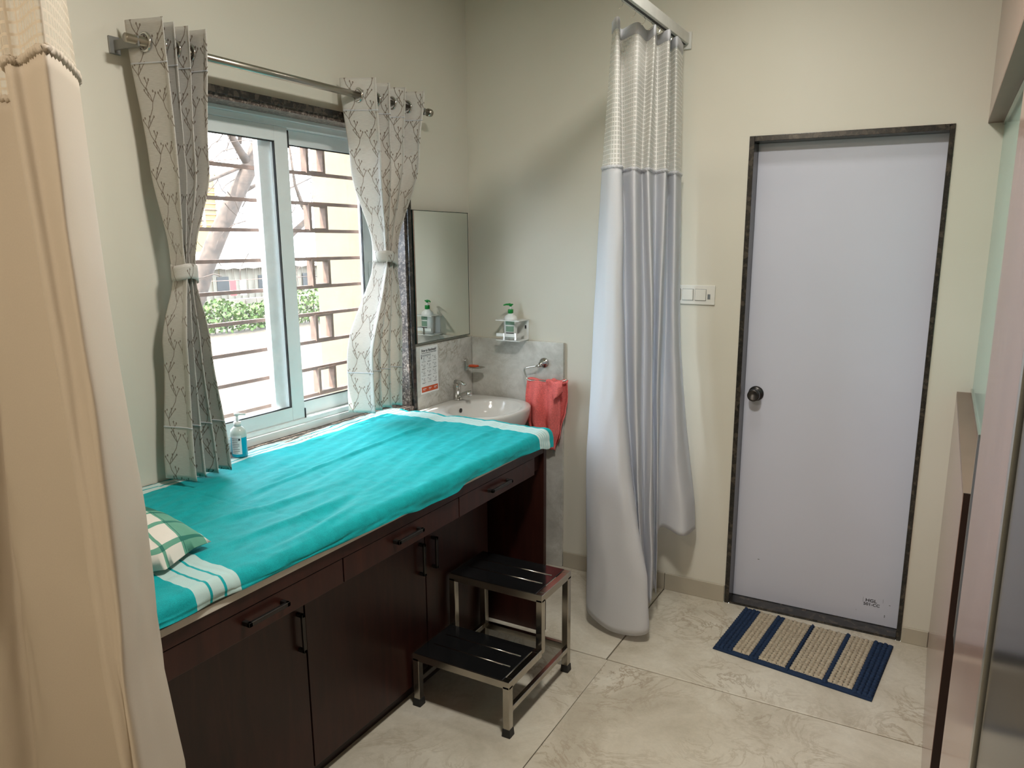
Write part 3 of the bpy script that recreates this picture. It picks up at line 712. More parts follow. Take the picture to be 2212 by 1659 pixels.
o = MB().box(.050, -.106, 1.0355, .098, -.078, 1.046).build('soap_bar', MT['soap'], None, bevel=.004)
tag(o, 'orange bar of soap lying in the chrome dish', 'soap')
# mirror
mr = thing('wall_mirror', 'frameless rectangular mirror on the wall above the basin', 'mirror', (.012, -.265, 1.195))
box('backing', MT['mirroredge'], (0, -.490, 1.196, .016, -.040, 1.812), mr)
box('mirror_glass', MT['mirror'], (.016, -.490, 1.196, .020, -.040, 1.812), mr, bevel=.001, seg=1)
ef = MB(); a_, b0_, c_, d_ = -.490, -.040, 1.196, 1.812
ef.box(.0198, b0_-.004, c_, .0206, b0_-.001, d_).box(.0198, a_+.001, c_, .0206, a_+.004, d_).box(.0198, a_, c_+.001, .0206, b0_, c_+.004).box(.0198, a_, d_-.004, .0206, b0_, d_-.001)
ef.build('edge_line', MT['mirroredge'], mr)
# poster
ps = thing('handwash_poster', 'white hand washing poster with orange foot on the marble tile', 'poster', (.017, -.394, .95))
PYA, PYB, PZA, PZB = -.468, -.325, .950, 1.178
box('poster_sheet', MT['paper'], (.0162, PYA, PZA, .0172, PYB, PZB), ps)
box('orange_band', MT['orange'], (.0170, PYA+.006, PZA+.008, .0176, PYB-.006, PZA+.034), ps)
RW = Matrix(((0, 0, 1), (1, 0, 0), (0, 1, 0)))      # text plane facing +x, reading along +y
text('heading', 'How to Handwash?', .0185, (.0174, (PYA+PYB)/2, PZB-.019), RW, MT['ink'], ps, .82, .0004)
text('subheading', 'WASH HANDS WHEN VISIBLY SOILED! OTHERWISE, USE HANDRUB', .0052, (.0174, (PYA+PYB)/2, PZB-.031), RW, MT['ink'], ps, .75)
ik = MB(); rnd = random.Random(3)
def seg2(m, y0, z0, y1, z1, w_=.0007):
    d = Vector((y1-y0, z1-z0)); L = d.length
    if L < 1e-5: return
    nrm = Vector((-d.y, d.x))/L*w_/2
    m.add([(.0176, y0+nrm.x, z0+nrm.y), (.0176, y1+nrm.x, z1+nrm.y), (.0176, y1-nrm.x, z1-nrm.y), (.0176, y0-nrm.x, z0-nrm.y)], [(0, 1, 2, 3)])
for k in range(2): seg2(ik, PYA+.014, PZB-.040-k*.005, PYA+.085, PZB-.040-k*.005, .0018)
seg2(ik, PYA+.009, PZB-.036, PYA+.009, PZB-.058, .004)
for r in range(4):
    for c in range(3):
        y = PYA+.012+c*.045; z = PZB-.062-r*.034
        seg2(ik, y, z+.008, y, z+.0135, .0035)
        a0 = rnd.random()*3
        pts = [(y+.018+.009*math.cos(a0+t)*(.7+.4*rnd.random()), z+.004+.008*math.sin(a0+t)*(.7+.4*rnd.random())) for t in [k*.7 for k in range(8)]]
        for p, q in zip(pts, pts[1:]): seg2(ik, *p, *q, .0008)
        seg2(ik, *pts[0], *pts[4], .0008); seg2(ik, *pts[2], *pts[6], .0008)
        for l in range(2 if (r+c) % 2 else 1): seg2(ik, y, z-.010-l*.003, y+.030-.008*l, z-.010-l*.003, .0013)
ik.build('printed_drawings', MT['ink'], ps)['kind'] = 'stuff'
ow = MB()
for (y, l) in ((PYA+.014, .028), (PYA+.062, .022), (PYA+.104, .024)):
    seg2(ow, y, PZA+.024, y+l, PZA+.024, .003); seg2(ow, y, PZA+.018, y+l*.7, PZA+.018, .0016)
ow.v = [(v[0]+.0004, v[1], v[2]) for v in ow.v]
ow.build('printed_footer', MT['paper'], ps)['kind'] = 'stuff'
# soap dispenser bracket and bottle
bk = thing('bottle_bracket', 'white metal bottle bracket screwed to the wall above the marble tile', 'bracket', (.283, -.05, 1.183))
bx0, bx1, by0, by1 = .216, .350, -.103, 0
box('back_plate', MT['wplastic'], (bx0+.018, by1-.004, 1.183, bx1, by1, 1.287), bk)
box('lower_shelf', MT['wplastic'], (bx0, by0, 1.183, bx1, by1-.004, 1.187), bk, bevel=.001, seg=1)
tsh = MB(); tsh.box(bx0, by0, 1.283, bx1, -.092, 1.287).box(bx0, -.020, 1.283, bx1, -.004, 1.287).box(bx0, -.092, 1.283, .234, -.020, 1.287).box(.322, -.092, 1.283, bx1, -.020, 1.287)
tsh.build('upper_shelf', MT['wplastic'], bk)
MB().box(bx0+.004, by0-.002, 1.206, bx1-.016, by0+.002, 1.221).box(bx1-.020, by0, 1.206, bx1-.016, -.02, 1.221).build('retaining_bar', MT['wplastic'], bk)
MB().box(.262, by0-.004, 1.187, .270, by0-.002, 1.223).build('clasp', MT['alu'], bk)
MB().box(bx1-.024, by0-.003, 1.190, bx1-.014, by0+.003, 1.226).build('clasp', MT['alu'], bk)
MB().box(.330, -.0075, 1.240, .337, -.004, 1.256).build('screw_slot', MT['ink'], bk)
bt = thing('soap_bottle', 'white soap bottle with green pump standing in the bracket', 'bottle', (.276, -.056, 1.187))
MB().lathe([(0, 0), (.80, 0), (.92, .006), (.95, .03), (1.0, .075), (1.02, .100), (.88, .116), (.45, .126), (.40, .132), (0, .132)], (.276, -.056, 1.187), 'z', 32, .036, .026).build('bottle_body', MT['wplastic'], bt, smooth=True)
MB().lathe([(0, 0), (.0135, 0), (.0135, .018), (.0125, .020), (0, .020)], (.276, -.056, 1.318), 'z', 24).build('cap', MT['green'], bt, smooth=True)
MB().tube([(.276, -.056, 1.336), (.276, -.056, 1.356)], .0045, 10).build('pump_stem', MT['wplastic'], bt, smooth=True)
pm = MB().lathe([(0, 0), (.005, 0), (.0075, .004), (.014, .009), (.013, .013), (0, .014)], (.276, -.056, 1.352), 'z', 20)
pm.tube([(.276, -.056, 1.3625), (.256, -.066, 1.362), (.244, -.072, 1.358)], .004, 8, radii=[.006, .0045, .003]); pm.build('pump_head', MT['green'], bt, smooth=True)
def label_patch(name, c, rx, ry, a0, a1, z0, z1, mat, parent, off=.0006):
    rows = []
    for z in (z0, z1): rows.append([(c[0]+(rx+off)*math.cos(a), c[1]+(ry+off)*math.sin(a), z) for a in [lerp(a0, a1, k/10) for k in range(11)]])
    return MB().grid(rows).build(name, mat, parent, smooth=True)
label_patch('label', (.276, -.056), .0358, .0262, math.radians(-115), math.radians(-35), 1.262, 1.286, MT['lgreen'], bt, .0012)
label_patch('label', (.276, -.056), .0350, .0255, math.radians(-112), math.radians(-40), 1.228, 1.256, MT['lgreen'], bt, .0012)
label_patch('label', (.276, -.056), .0346, .0252, math.radians(-112), math.radians(-40), 1.219, 1.224, MT['ink'], bt, .0012)
# towel ring and towel
tr = thing('towel_ring', 'chrome towel ring on the marble tile beside the basin', 'towel ring', (.445, -.018, 1.07))
MB().lathe([(0, 0), (.026, 0), (.026, -.003), (.022, -.008), (.012, -.010), (.011, -.040), (0, -.040)], (.447, -.018, 1.075), 'y', 28).build('wall_rose', MT['chrome'], tr, smooth=True)
MB().tube([(.452, -.055, 1.068), (.425, -.062, 1.062), (.375, -.066, 1.052), (.361, -.067, 1.044), (.360, -.067, 1.034), (.374, -.069, .998), (.384, -.070, .990), (.56, -.070, .996), (.588, -.070, 1.003), (.598, -.070, 1.010)], .0042, 10).build('ring', MT['chrome'], tr, smooth=True)
MB().tube([(.452, -.052, 1.068), (.430, -.060, 1.063)], .008, 10).build('ring_socket', MT['chrome'], tr, smooth=True)
def build_towel():
    tw = thing('hand_towel', 'coral red terry hand towel hanging from the towel ring', 'towel', (.47, -.07, .65))
    def panel(name, xl, xr, zb, yoff, waves, zt=1.000, n=46, mrows=44, ph=0, over=True):
        rows = []
        for i in range(mrows+1):
            t = i/mrows; row = []
            for j in range(n+1):
                s = j/n; zbs = interp(zb, s); z = lerp(zt+.004*math.sin(s*PI*3), zbs, t)
                x = lerp(interp(xl, z), interp(xr, z), s)
                am = .004+.013*min(1, t*2.2)
                y = yoff-.004+am*math.sin(s*waves*2*PI+ph+1.1*t)+.003*noise.noise(Vector((s*7, t*6, ph)))
                if t < .04: y += .010*(1-t/.04)
                row.append((x, y+.004, z))
            rows.append(row)
        return MB().grid(rows).build(name, MT['towel'], tw, smooth=True, solid=.004)
    panel('front_drape', [(1.0, .378), (.9, .366), (.8, .372), (.7, .400), (.6, .42)], [(1.0, .565), (.93, .560), (.85, .560), (.75, .555), (.65, .530)], [(0, .70), (.35, .69), (.65, .68), (.85, .652), (1, .640)], -.072, 2.1)
    panel('back_drape', [(1.0, .50), (.9, .49), (.8, .48), (.6, .48)], [(1.0, .590), (.9, .592), (.85, .585), (.75, .560), (.65, .545)], [(0, .66), (.5, .64), (1, .70)], -.048, 1.2, ph=1.5)
    panel('folded_corner', [(1.0, .495), (.95, .500), (.9, .525)], [(1.0, .590), (.95, .590), (.9, .580)], [(0, .94), (.35, .905), (.7, .925), (1, .952)], -.096, .8, ph=.4, mrows=14, zt=1.003)
build_towel()
# switch board
sw = thing('switch_plate', 'white electric switch plate on the wall between curtain and door', 'switch', (1.17, -.004, 1.437))
box('plate', MT['switch'], (1.045, -.009, 1.395, 1.290, 0, 1.481), sw, bevel=.003)
for (x0, x1) in ((1.086, 1.134), (1.144, 1.192), (1.202, 1.250)):
    box('rocker', MT['switch'], (x0, -.014, 1.414, x1, -.008, 1.462), sw, bevel=.002)
    box('rocker_gap', MT['grey'], (x0-.0015, -.0095, 1.4125, x1+.0015, -.0088, 1.4635), sw)
box('indicator', MT['grey'], (1.258, -.0105, 1.420, 1.270, -.0085, 1.442), sw)

# sanitiser bottle on the sill
sb = thing('sanitiser_bottle', 'clear pump bottle with blue liquid standing on the window sill', 'bottle', (.012, -1.525, .914))
SBX, SBY, SBZ = -.006, -1.520, .9135
MB().lathe([(0, 0), (.95, 0), (1, .005), (1, .085), (.92, .098), (.5, .108), (.42, .110), (0, .110)], (SBX, SBY, SBZ), 'z', 32, .029, .026).build('bottle_body', MT['liquid'], sb, smooth=True)
MB().lathe([(0, 0), (.0125, 0), (.0125, .016), (0, .016)], (SBX, SBY, SBZ+.110), 'z', 20).build('cap', MT['wplastic'], sb, smooth=True)
pm = MB().tube([(SBX, SBY, SBZ+.125), (SBX, SBY, SBZ+.150)], .0045, 10)
pm.lathe([(0, 0), (.006, 0), (.009, .004), (.009, .010), (0, .011)], (SBX, SBY, SBZ+.147), 'z', 16)
pm.tube([(SBX, SBY, SBZ+.153), (SBX+.02, SBY+.022, SBZ+.151)], .0035, 8); pm.build('pump_head', MT['wplastic'], sb, smooth=True)
label_patch('label', (SBX, SBY), .0290, .0260, math.radians(-100), math.radians(-25), SBZ+.012, SBZ+.080, MT['paper'], sb)
for k in range(9): label_patch('label_print', (SBX, SBY), .0292, .0262, math.radians(-94), math.radians(-40 if k % 3 else -52), SBZ+.016+k*.0065, SBZ+.018+k*.0065, MT['grey'], sb, .0009)
label_patch('label_print', (SBX, SBY), .0292, .0262, math.radians(-45), math.radians(-33), SBZ+.062, SBZ+.070, MT['ink'], sb, .0010)

# door mat
ma = thing('door_mat', 'woven cotton mat with navy and beige stripes in front of the door', 'mat', (1.80, -.26, 0))
P00, P10, P01, P11 = Vector((1.472, -.438)), Vector((2.087, -.527)), Vector((1.508, -.030)), Vector((2.136, -.075))
def mp(a, b_): return P00*(1-a)*(1-b_)+P10*a*(1-b_)+P01*(1-a)*b_+P11*a*b_
m = MB(); q = [mp(-.004, -.015), mp(1.004, -.015), mp(1.0, 1), mp(0, 1)]
m.add([(p.x, p.y, 0) for p in q]+[(p.x, p.y, .005) for p in q], [(3, 2, 1, 0), (4, 5, 6, 7), (0, 1, 5, 4), (1, 2, 6, 5), (2, 3, 7, 6), (3, 0, 4, 7)])
m.build('backing', MT['navy'], ma)
NR = 34
for k in range(NR):
    a0, a1 = k/NR, (k+1)/NR; ac = (a0+a1)/2
    navy = ac < .115 or .245 < ac < .285 or .465 < ac < .495 or .70 < ac < .735 or ac > .885
    bs0 = .02 if navy else .055; rows = []; nb = 64; nc = 6; off = k % 2
    if .465 < ac < .495: a0 += .2/NR; a1 -= .2/NR
    for j in range(nb+1):
        t = lerp(bs0, 1.0 if navy else .985, j/nb); row = []
        for i in range(nc+1):
            s = i/nc; prof = math.sin(PI*s)**.5
            bump_ = .55+.45*abs(math.sin((j*.5+off*.5)*PI*.62+s*1.1))
            wig = .12*math.sin(j*1.95+off*2)/NR
            p = mp(lerp(a0, a1, s)+wig, t); row.append((p.x, p.y, .004+.012*(.35+.65*prof)*bump_*(1 if 0 < j < nb else .1)+.0015*rnd.random()))
        rows.append(row)
    MB().grid(rows).build('rope_row', MT['navy' if navy else 'beige'], ma, smooth=True)

# ================================================================== CURTAINS
# window curtains on the steel rod
rd = thing('curtain_rod', 'satin steel curtain rod with bracket above the window', 'curtain rod', (.1, -1.17, 2.226))
MB().tube([(.10, -1.875, 2.226), (.10, -.462, 2.226)], .0125, 16).build('pole', MT['rod'], rd, smooth=True)
MB().tube([(.10, -.466, 2.226), (.10, -.446, 2.226)], .0165, 16).build('end_cap', MT['rod'], rd, smooth=True)
MB().box(0, -1.846, 2.208, .112, -1.840, 2.236).box(0, -1.860, 2.198, .005, -1.826, 2.246).build('bracket', MT['greymetal'], rd, bevel=.001, seg=1)
MB().box(0, -.505, 2.210, .112, -.497, 2.238).box(0, -.525, 2.195, .006, -.480, 2.250).build('bracket', MT['greymetal'], rd, bevel=.001, seg=1)
def window_curtain(label, yl, yr, amp, nf, zt, zb, tie_z, x0, ph=0, skew=0, tieslope=0):
    root = thing('window_curtain', label, 'curtain', (.1, (yl[0][1]+yr[0][1])/2, zb), 'vine patterned window curtains')
    nc, nr = nf*22, 90
    zs = [lerp(zt, zb, (k/nr)) for k in range(nr+1)]
    arc = [0]
    def P(s, z, pu=0):
        f = s*nf*2*PI+ph; A = interp(amp, z); d = (z-tie_z)
        y = lerp(interp(yl, z), interp(yr, z), s)
        sp = (interp(yr, z)-interp(yl, z))/nf
        dev = noise.noise(Vector((s*6, z*1.7, ph)))*.010*(1-math.exp(-(d/.25)**2))
        x = interp(x0, z)-A*math.cos(f)*(1+.18*math.sin(s*9+ph))+dev
        y += -.10*sp*math.sin(2*f)+.004*noise.noise(Vector((s*9, z*3, 5)))
        if abs(d) < .28: x += .004*math.sin(s*40+z*30)*math.exp(-(d/.09)**2)
        return (x, y, z+.006*math.cos(f)*0)
    for j in range(nc):
        p, q = Vector(P(j/nc, zt-.05)), Vector(P((j+1)/nc, zt-.05)); arc.append(arc[-1]+max((p-q).length, .002))
    rows = [[P(j/nc, z) for j in range(nc+1)] for z in zs]
    uvs = [[(arc[j], z) for j in range(nc+1)] for z in zs]
    MB().grid(rows, uvs).build('cloth', MT['vine'], root, smooth=True, solid=.0016)
    # sewn hem lines
    for hz in (zt-.115, zb+.17):
        hr = [[tuple(Vector(P(j/nc, z))+Vector((.0012, -.0012, 0))) for j in range(nc+1)] for z in (hz, hz-.004)]
        MB().grid(hr, [[(arc[j], 0) for j in range(nc+1)]]*2).build('hem_seam', MT['cwhite'], root, smooth=True, solid=.002)
    # eyelets where the cloth crosses the rod
    for k in range(2*nf):
        s = (PI/2+PI*k-ph)/(nf*2*PI)
        if not 0 < s < 1: continue
        c = Vector(P(s, 2.226)); ring = []
        for a in range(24): ring.append((.10+.0235*math.cos(2*PI*a/24), c.y+(.10-.10)+.0, 2.226+.0235*math.sin(2*PI*a/24)))
        MB().tube(ring, .0045, 8, closed=True).build('eyelet', MT['chrome'], root, smooth=True)
    # tie band
    yc = (interp(yl, tie_z)+interp(yr, tie_z))/2; hw = (interp(yr, tie_z)-interp(yl, tie_z))/2+.014; hx = interp(amp, tie_z)+.012; xc = interp(x0, tie_z)
    rows = []; uv = []
    for i in range(5):
        row = []; ur = []
        for k in range(41):
            a = 2*PI*k/40; yy = yc+hw*math.cos(a); xx = xc+hx*math.sin(a)
            row.append((xx, yy, tie_z+tieslope*(yy-yc)+(i/4-.5)*.046-.006*math.cos(a*2)+(.003 if i in (1, 2, 3) else 0)*0)); ur.append((k/40*.4, i/4*.046))
        rows.append(row); uv.append(ur)
    MB().grid(rows, uv).build('tie_band', MT['vine'], root, smooth=True, solid=.004)
    return root
window_curtain('left hand grey vine patterned curtain tied back beside the window',
    [(2.29, -1.825), (1.9, -1.805), (1.58, -1.782), (1.35, -1.825), (.93, -1.852)],
    [(2.29, -1.632), (1.9, -1.660), (1.58, -1.738), (1.35, -1.712), (.93, -1.672)],
    [(2.29, .058), (1.9, .046), (1.60, .024), (1.35, .044), (.93, .056)], 4, 2.288, .932, 1.575, [(2.29, .10), (1.6, .105), (.93, .10)], ph=.3, tieslope=-.15)
window_curtain('right hand vine patterned curtain tied back over the window edge by the mirror',
    [(2.29, -.945), (1.97, -.915), (1.62, -.835), (1.2, -.985), (.97, -.985)],
    [(2.29, -.530), (2.05, -.575), (1.60, -.745), (1.27, -.735), (.97, -.745)],
    [(2.29, .060), (1.97, .054), (1.62, .028), (1.27, .050), (.97, .056)], 4, 2.288, .972, 1.600, [(2.29, .10), (1.6, .10), (.97, .085)], ph=.2, tieslope=-.25)

# hospital privacy curtains
ZLV = [2.43, 2.2, 1.95, 1.7, 1.45, 1.2, 0.95, 0.7, 0.5, 0.3, 0.05]
FAR=[
(-0.5, 0.07, [0.983, 0.968, 0.952, 0.94, 0.931, 0.922, 0.909, 0.906, 0.907, 0.91, 0.912]),
(-0.56, 0.03, [1.023, 1.018, 1.012, 1.01, 1.008, 1.006, 1.002, 1.007, 1.018, 1.041, 1.054]),
(-0.54, 0.05, [1.029, 1.038, 1.047, 1.06, 1.059, 1.069, 1.087, 1.109, 1.149, 1.2, 1.213]),
(-0.4, 0.1, [0.979, 0.988, 0.998, 1.012, 1.021, 1.033, 1.052, 1.074, 1.098, 1.125, 1.141]),
(-0.46, 0.1, [1.069, 1.07, 1.071, 1.08, 1.091, 1.1, 1.109, 1.121, 1.136, 1.151, 1.158]),
(-0.34, 0.1, [1.062, 1.059, 1.056, 1.069, 1.082, 1.091, 1.099, 1.105, 1.112, 1.121, 1.125]),
(-0.4, 0.12, [1.117, 1.112, 1.106, 1.122, 1.136, 1.146, 1.153, 1.159, 1.166, 1.175, 1.178]),
(-0.26, 0.12, [1.077, 1.081, 1.085, 1.092, 1.1, 1.106, 1.112, 1.121, 1.129, 1.137, 1.142]),
(-0.31, 0.13, [1.144, 1.145, 1.147, 1.148, 1.144, 1.144, 1.15, 1.156, 1.162, 1.168, 1.17]),
(-0.15, 0.36, [1.094, 1.098, 1.101, 1.108, 1.112, 1.116, 1.119, 1.118, 1.117, 1.114, 1.114]),
(-0.2, 0.37, [1.139, 1.145, 1.152, 1.159, 1.165, 1.175, 1.19, 1.211, 1.234, 1.249, 1.249]),
(-0.06, 0.36, [1.119, 1.125, 1.132, 1.139, 1.148, 1.159, 1.186, 1.223, 1.252, 1.271, 1.271]),
]
FG=[
(-2.5, 0.1, [0.837, 0.837, 0.853, 0.86, 0.876, 0.897, 0.912, 0.946, 0.934, 0.926, 0.926]),
(-2.54, 0.1, [0.911, 0.911, 0.923, 0.933, 0.944, 0.962, 0.968, 0.996, 0.988, 0.986, 0.986]),
(-2.66, 0.1, [1.059, 1.059, 1.057, 1.057, 1.073, 1.072, 1.072, 1.08, 1.08, 1.08, 1.08]),
(-2.64, 0.1, [0.958, 0.958, 0.962, 0.978, 0.998, 1.01, 1.014, 1.019, 1.012, 1.012, 1.012]),
(-2.64, 0.1, [0.906, 0.906, 0.911, 0.931, 0.947, 0.96, 0.974, 0.992, 0.991, 0.991, 0.991]),
(-2.48, 0.1, [0.644, 0.644, 0.658, 0.672, 0.684, 0.704, 0.708, 0.725, 0.737, 0.731, 0.731]),
(-2.5, 0.1, [0.579, 0.579, 0.568, 0.539, 0.507, 0.475, 0.459, 0.45, 0.439, 0.419, 0.402]),
(-2.47, 0.1, [0.489, 0.489, 0.476, 0.453, 0.422, 0.394, 0.374, 0.359, 0.347, 0.325, 0.297]),
(-2.53, 0.1, [0.485, 0.485, 0.487, 0.439, 0.396, 0.368, 0.338, 0.305, 0.279, 0.244, 0.203]),
(-2.47, 0.1, [0.305, 0.305, 0.282, 0.231, 0.181, 0.138, 0.091, 0.039, -0.004, -0.046, -0.091]),
]
def privacy(label, cols, mc, mm, zseam, dens, group):
    root = thing('privacy_curtain', label, 'curtain', (cols[0][2][5], cols[0][0], 0), group)
    tabs = [(c[0], c[1], list(zip(ZLV, c[2]))) for c in cols]
    nseg = len(cols)-1; nc = nseg*dens
    def at(s, z):
        n = nseg; i = min(int(s*n), n-1); f = s*n-i
        idx = [max(i-1, 0), i, i+1, min(i+2, n)]
        P = [(linz(tabs[k][2], z), tabs[k][0], tabs[k][1]) for k in idx]
        r = []
        for c in range(3):
            a, b_, cc, d = [p[c] for p in P]; r.append(.5*((2*b_)+(-a+cc)*f+(2*a-5*b_+4*cc-d)*f*f+(-a+3*b_-3*cc+d)*f**3))
        return r
    def linz(tb, z):
        t = sorted(tb)
        if z <= t[0][0]: return t[0][1]
        for (a, va), (b_, vb) in zip(t, t[1:]):
            if z <= b_: return va+(vb-va)*(z-a)/(b_-a)
        return t[-1][1]
    arc = [0]
    for j in range(nc):
        a, b_ = at(j/nc, 1.9), at((j+1)/nc, 1.9); arc.append(arc[-1]+math.hypot(a[0]-b_[0], a[1]-b_[1]))
    def piece(name, z0, z1, nr, mat, solid=.0015, toz=False, off=0):
        rows = []; uv = []
        for i in range(nr+1):
            row = []; ur = []
            for j in range(nc+1):
                s = j/nc; t = i/nr
                if toz: zb = max(.012, at(s, .3)[2]); z = lerp(z0, zb, t)
                else: z = lerp(z0, z1, t)
                x, y, _ = at(s, z)
                am = .007*min(1, max(0, (1.9-z)/1.0)); x += am*.35*noise.noise(Vector((s*34+z*2, z*7, 3))); y += am*.6*noise.noise(Vector((s*30-z*3, z*6, 8)))
                x += am*noise.noise(Vector((s*11, z*2.5, 1))); y += am*1.5*noise.noise(Vector((s*14, z*2.0, 7)))+off
                row.append((x, y, z)); ur.append((arc[j], z))
            rows.append(row); uv.append(ur)
        return MB().grid(rows, uv).build(name, mat, root, smooth=True, solid=solid)
    piece('header_band', 2.475, 2.435, 2, mc, .003)
    piece('mesh_panel', 2.435, zseam, 16, mm, .0)
    piece('cloth', zseam, 0, 70, mc, toz=True)
    # hem fold band at the bottom and twisted seam at the mesh
    rope = []
    for j in range(nc*2+1):
        s = j/(nc*2); x, y, _ = at(s, zseam); rope.append((x, y, zseam+.003*math.sin(j*2.1)))
    MB().tube(rope, .0055, 7, radii=[.0045+.0022*abs(math.sin(j*1.4)) for j in range(len(rope))]).build('twisted_seam', mc, root, smooth=True)
    return root, at
_, atf = privacy('white hospital curtain with mesh top gathered by the back wall', FAR, MT['cwhite'], MT['cmesh'], 1.950, 12, 'white privacy curtains')
_, atg = privacy('white hospital curtain, warm shade put into its colour, with mesh top hanging across the near end of the couch', FG, MT['cwarmshade'], MT['cmesh2'], 1.930, 14, 'white privacy curtains')
tk = thing('curtain_track', 'white aluminium ceiling curtain track fixed to the back wall above the gathered curtain', 'curtain track', (1.11, -.6, 2.48))
box('track_rail', MT['wtrack'], (1.092, -1.6, 2.488, 1.128, -.006, 2.530), tk, bevel=.002)
box('track_slot', MT['ink'], (1.105, -1.6, 2.4865, 1.115, -.01, 2.489), tk)
box('end_bracket', MT['wtrack'], (1.082, -.010, 2.468, 1.138, 0, 2.536), tk, bevel=.001)
for k, yy in enumerate((-.72, -.60, -.50, -.42, -.34, -.27, -.20, -.13)):
    h = MB().tube([(1.11, yy, 2.488), (1.11, yy, 2.476), (1.116, yy, 2.470), (1.112, yy-.004, 2.458), (1.10, yy-.004, 2.452)], .0016, 6)
    h.build('hook', MT['chrome'], tk)
for s in (.26, .62):
    x, y, _ = atf(s, 2.41); gpts = [(x+.010*math.cos(a*PI/6), y-.004, 2.410+.010*math.sin(a*PI/6)) for a in range(12)]
tk2 = thing('curtain_track', 'white aluminium ceiling curtain track above the near end of the couch', 'curtain track', (.5, -2.5, 2.48))
box('track_rail', MT['wtrack'], (0.0, -2.52, 2.488, 1.2, -2.484, 2.530), tk2, bevel=.002)
for k in range(7): MB().tube([(.12+.12*k, -2.5, 2.489), (.12+.12*k, -2.5, 2.46)], .0016, 6).build('hook', MT['chrome'], tk2)

# ================================================================== OUTSIDE
rnd = random.Random(11)
tre = thing('bare_tree', 'leaning bare tree trunk with thin branches outside the window', 'tree', (-5, 1.2, -.5))
MB().tube([(-5, 1.05, -.52), (-5, 1.7, .45), (-5, 2.21, 1.08), (-5, 2.33, 1.35), (-5, 2.55, 1.72), (-5, 2.81, 2.13), (-5, 3.08, 2.52), (-5, 3.24, 2.80), (-5, 3.6, 3.3), (-5, 4.1, 4.2)], .08, 12,
          radii=[.14, .12, .105, .10, .098, .095, .09, .08, .06, .03]).build('trunk', MT['bark'], tre, smooth=True)
brs = [([(-5, 3.08, 2.50), (-4.98, 2.93, 2.67), (-4.95, 2.79, 2.83), (-4.9, 2.62, 3.0), (-4.8, 2.4, 3.3)], [.055, .045, .038, .03, .015]),
       ([(-5, 3.22, 2.62), (-5, 2.81, 2.44), (-5, 2.49, 2.31), (-5, 2.1, 2.2)], [.03, .022, .018, .01]),
       ([(-5.1, 3.5, 1.6), (-5, 3.96, 1.96), (-5, 3.86, 2.10), (-5, 3.75, 2.36), (-5, 3.7, 2.8)], [.05, .035, .03, .02, .012]),
       ([(-5, 2.9, 2.2), (-5.1, 3.3, 2.35), (-5.2, 3.8, 2.3), (-5.2, 4.3, 2.5)], [.03, .02, .014, .008]),
       ([(-5, 2.95, 2.75), (-5, 3.0, 3.0), (-5, 3.1, 3.4)], [.025, .02, .01])]
for p, r in brs: MB().tube(p, .02, 8, radii=r).build('branch', MT['bark'], tre, smooth=True)
tm = MB()
for k in range(90):
    y = rnd.uniform(2.1, 4.6); z = rnd.uniform(1.2, 3.2); x = -5+rnd.uniform(-.5, .5); a = rnd.uniform(0, PI*2); p = [(x, y, z)]
    for q in range(4):
        a += rnd.uniform(-.5, .5); L = rnd.uniform(.06, .16); p.append((p[-1][0]+rnd.uniform(-.04, .04), p[-1][1]+L*math.cos(a), p[-1][2]+L*math.sin(a)))
    tm.tube(p, .005, 4, radii=[.007, .006, .005, .004, .002])
tw_ = tm.build('twigs', MT['bark'], tre); tw_['kind'] = 'stuff'
shd = thing('metal_shed', 'long corrugated metal shed beyond the yard', 'shed', (-21, 17, -.5))
sm = MB()
for k in range(120):
    y = 8+k*.15; sm.box(-20.0 if k % 2 else -20.05, y, -.5, -19.97 if k % 2 else -20.01, y+.15, .74)
sm.build('corrugated_wall', MT['metalroof'], shd)
rm = MB()
for k in range(64):
    y = 7.8+k*.29
    rm.add([(-19.6, y, .72+.04*(k % 2)), (-19.6, y+.29, .72+.04*((k+1) % 2)), (-23, y+.29, 1.25), (-23, y, 1.25)], [(0, 1, 2, 3)])
rm.build('roof_sheet', MT['roofpale'], shd, solid=.02)
for (y0, w2) in ((14.6, .5), (16.4, .35), (18.6, .5)): box('dark_opening', MT['black'], (-19.965, y0, -.1, -19.95, y0+w2, .45), shd)
bw = thing('block_wall', 'low grey block wall behind the hedge', 'wall', (-16, 12, -.5))
for r in range(2):
    for k in range(30):
        y = 7+k*.42+(.21 if r else 0); box('block', MT['block'], (-16.1, y+.01, -.5+r*.26, -15.9, y+.41, -.25+r*.26), bw)
bl = thing('yellow_house', 'yellow house with louvred balcony far beyond the trees', 'house', (-26, 18.6, -.5))
box('house_wall', MT['yellow'], (-28, 14.5, -.5, -25.2, 19.2, 4.4), bl)
for k in range(8): box('louvre', MT['iron'], (-25.2, 17.6, 2.3+k*.22, -25.12, 19.15, 2.36+k*.22), bl)
for k in range(3): box('balcony_post', MT['roofpale'], (-25.2, 17.6+k*.75, 2.2, -25.1, 17.72+k*.75, 4.3), bl)
hp = thing('hedge', 'leafy green hedge with a few orange leaves across the yard', 'hedge', (-13, 10, -.5))
hm = MB()
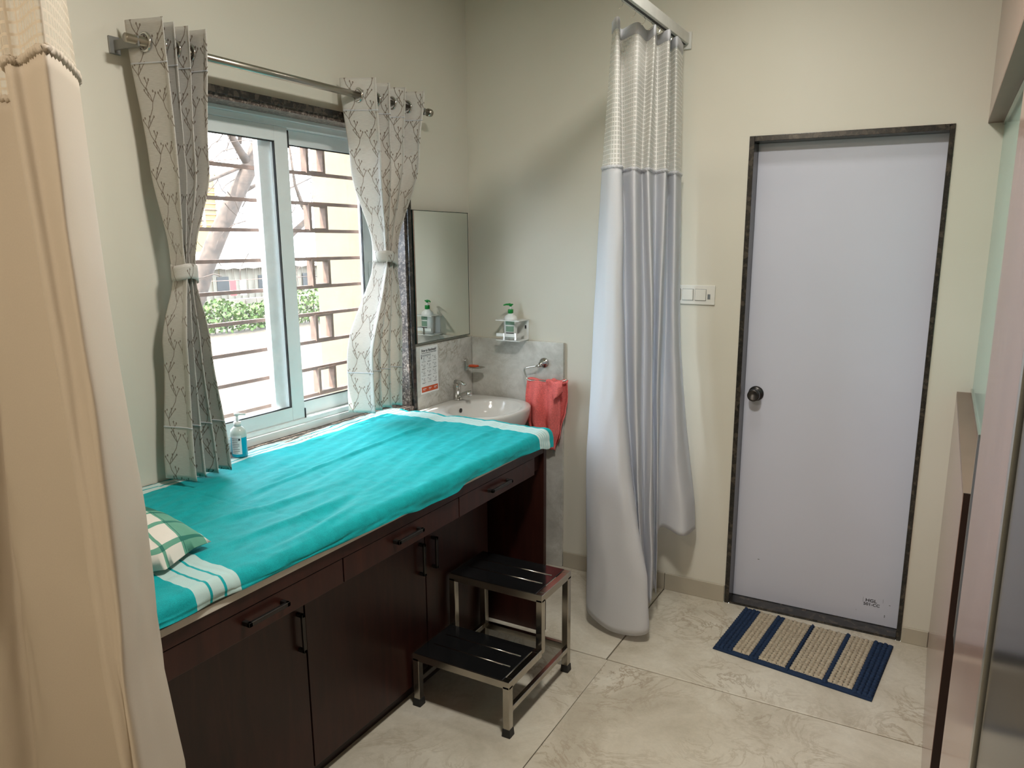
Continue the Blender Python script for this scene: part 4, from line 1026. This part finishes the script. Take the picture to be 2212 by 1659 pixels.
for k in range(2600):
    t = rnd.random(); y = lerp(8.2, 13.4, t); top = .28+.16*math.sin(y*1.7)-(.35 if y < 9 else 0)*(9-y)
    z = rnd.uniform(-.45, top); x = -13+rnd.gauss(0, .22)
    c = Vector((x, y, z)); s = rnd.uniform(.035, .075); d1_ = Vector((rnd.uniform(-1, 1), rnd.uniform(-1, 1), rnd.uniform(-1, 1))).normalized(); d2_ = d1_.orthogonal().normalized()
    hm.add([c+d1_*s, c+d2_*s*.6, c-d1_*s, c-d2_*s*.6], [(0, 1, 2, 3)])
lf = hm.build('leaves', MT['leaf'], hp); lf['kind'] = 'stuff'
sm = MB()
for k in range(30):
    y = 8.3+k*.17; sm.tube([(-13, y, -.5), (-13+rnd.uniform(-.15, .15), y+rnd.uniform(-.2, .2), rnd.uniform(0, .3))], .015, 5)
st_ = sm.build('stems', MT['bark'], hp); st_['kind'] = 'stuff'
for (y, c) in ((13.5, 'red'), (13.9, 'paper'), (14.9, 'red')):
    o = MB().grid([[(-18, y+.06*k, .42-.16*r) for k in range(5)] for r in range(4)]).build('hung_garment', MT[c], None, solid=.01)
    tag(o, 'washing hung in front of the metal shed, '+('white shirt' if c == 'paper' else 'red cloth at the left' if y < 14 else 'dark red cloth at the right'), 'clothing', 'washing on the line')
ln = MB().tube([(-18, 12.5, .44), (-18, 14.2, .43), (-18, 16.5, .45)], .012, 6).build('washing_line', MT['iron'], None); tag(ln, 'washing line stretched before the shed', 'line')
for (y) in (12.5, 16.5):
    o = MB().tube([(-18, y, -.5), (-18, y, .5)], .03, 8).build('line_post', MT['iron'], None); tag(o, 'iron post holding the '+('left' if y < 14 else 'right')+' end of the washing line', 'post')
fn = thing('railing', 'white vertical bar railing in front of the far shed', 'railing', (-15, 17.5, -.5))
for k in range(26): MB().box(-15, 13.0+k*.16, -.5, -14.97, 13.03+k*.16, .05).build('rail_bar', MT['roofpale'], fn)
MB().box(-15.01, 13.0, .03, -14.96, 17.1, .07).build('top_rail', MT['roofpale'], fn)
cable = MB().tube([(-9, 2.0, 2.35), (-9, 5.5, 2.95), (-9, 9.5, 3.6)], .012, 5).build('cable', MT['iron'], None); tag(cable, 'thin overhead cable crossing behind the tree', 'cable')
tag(cable, 'thin overhead cable crossing behind the tree', 'cable')
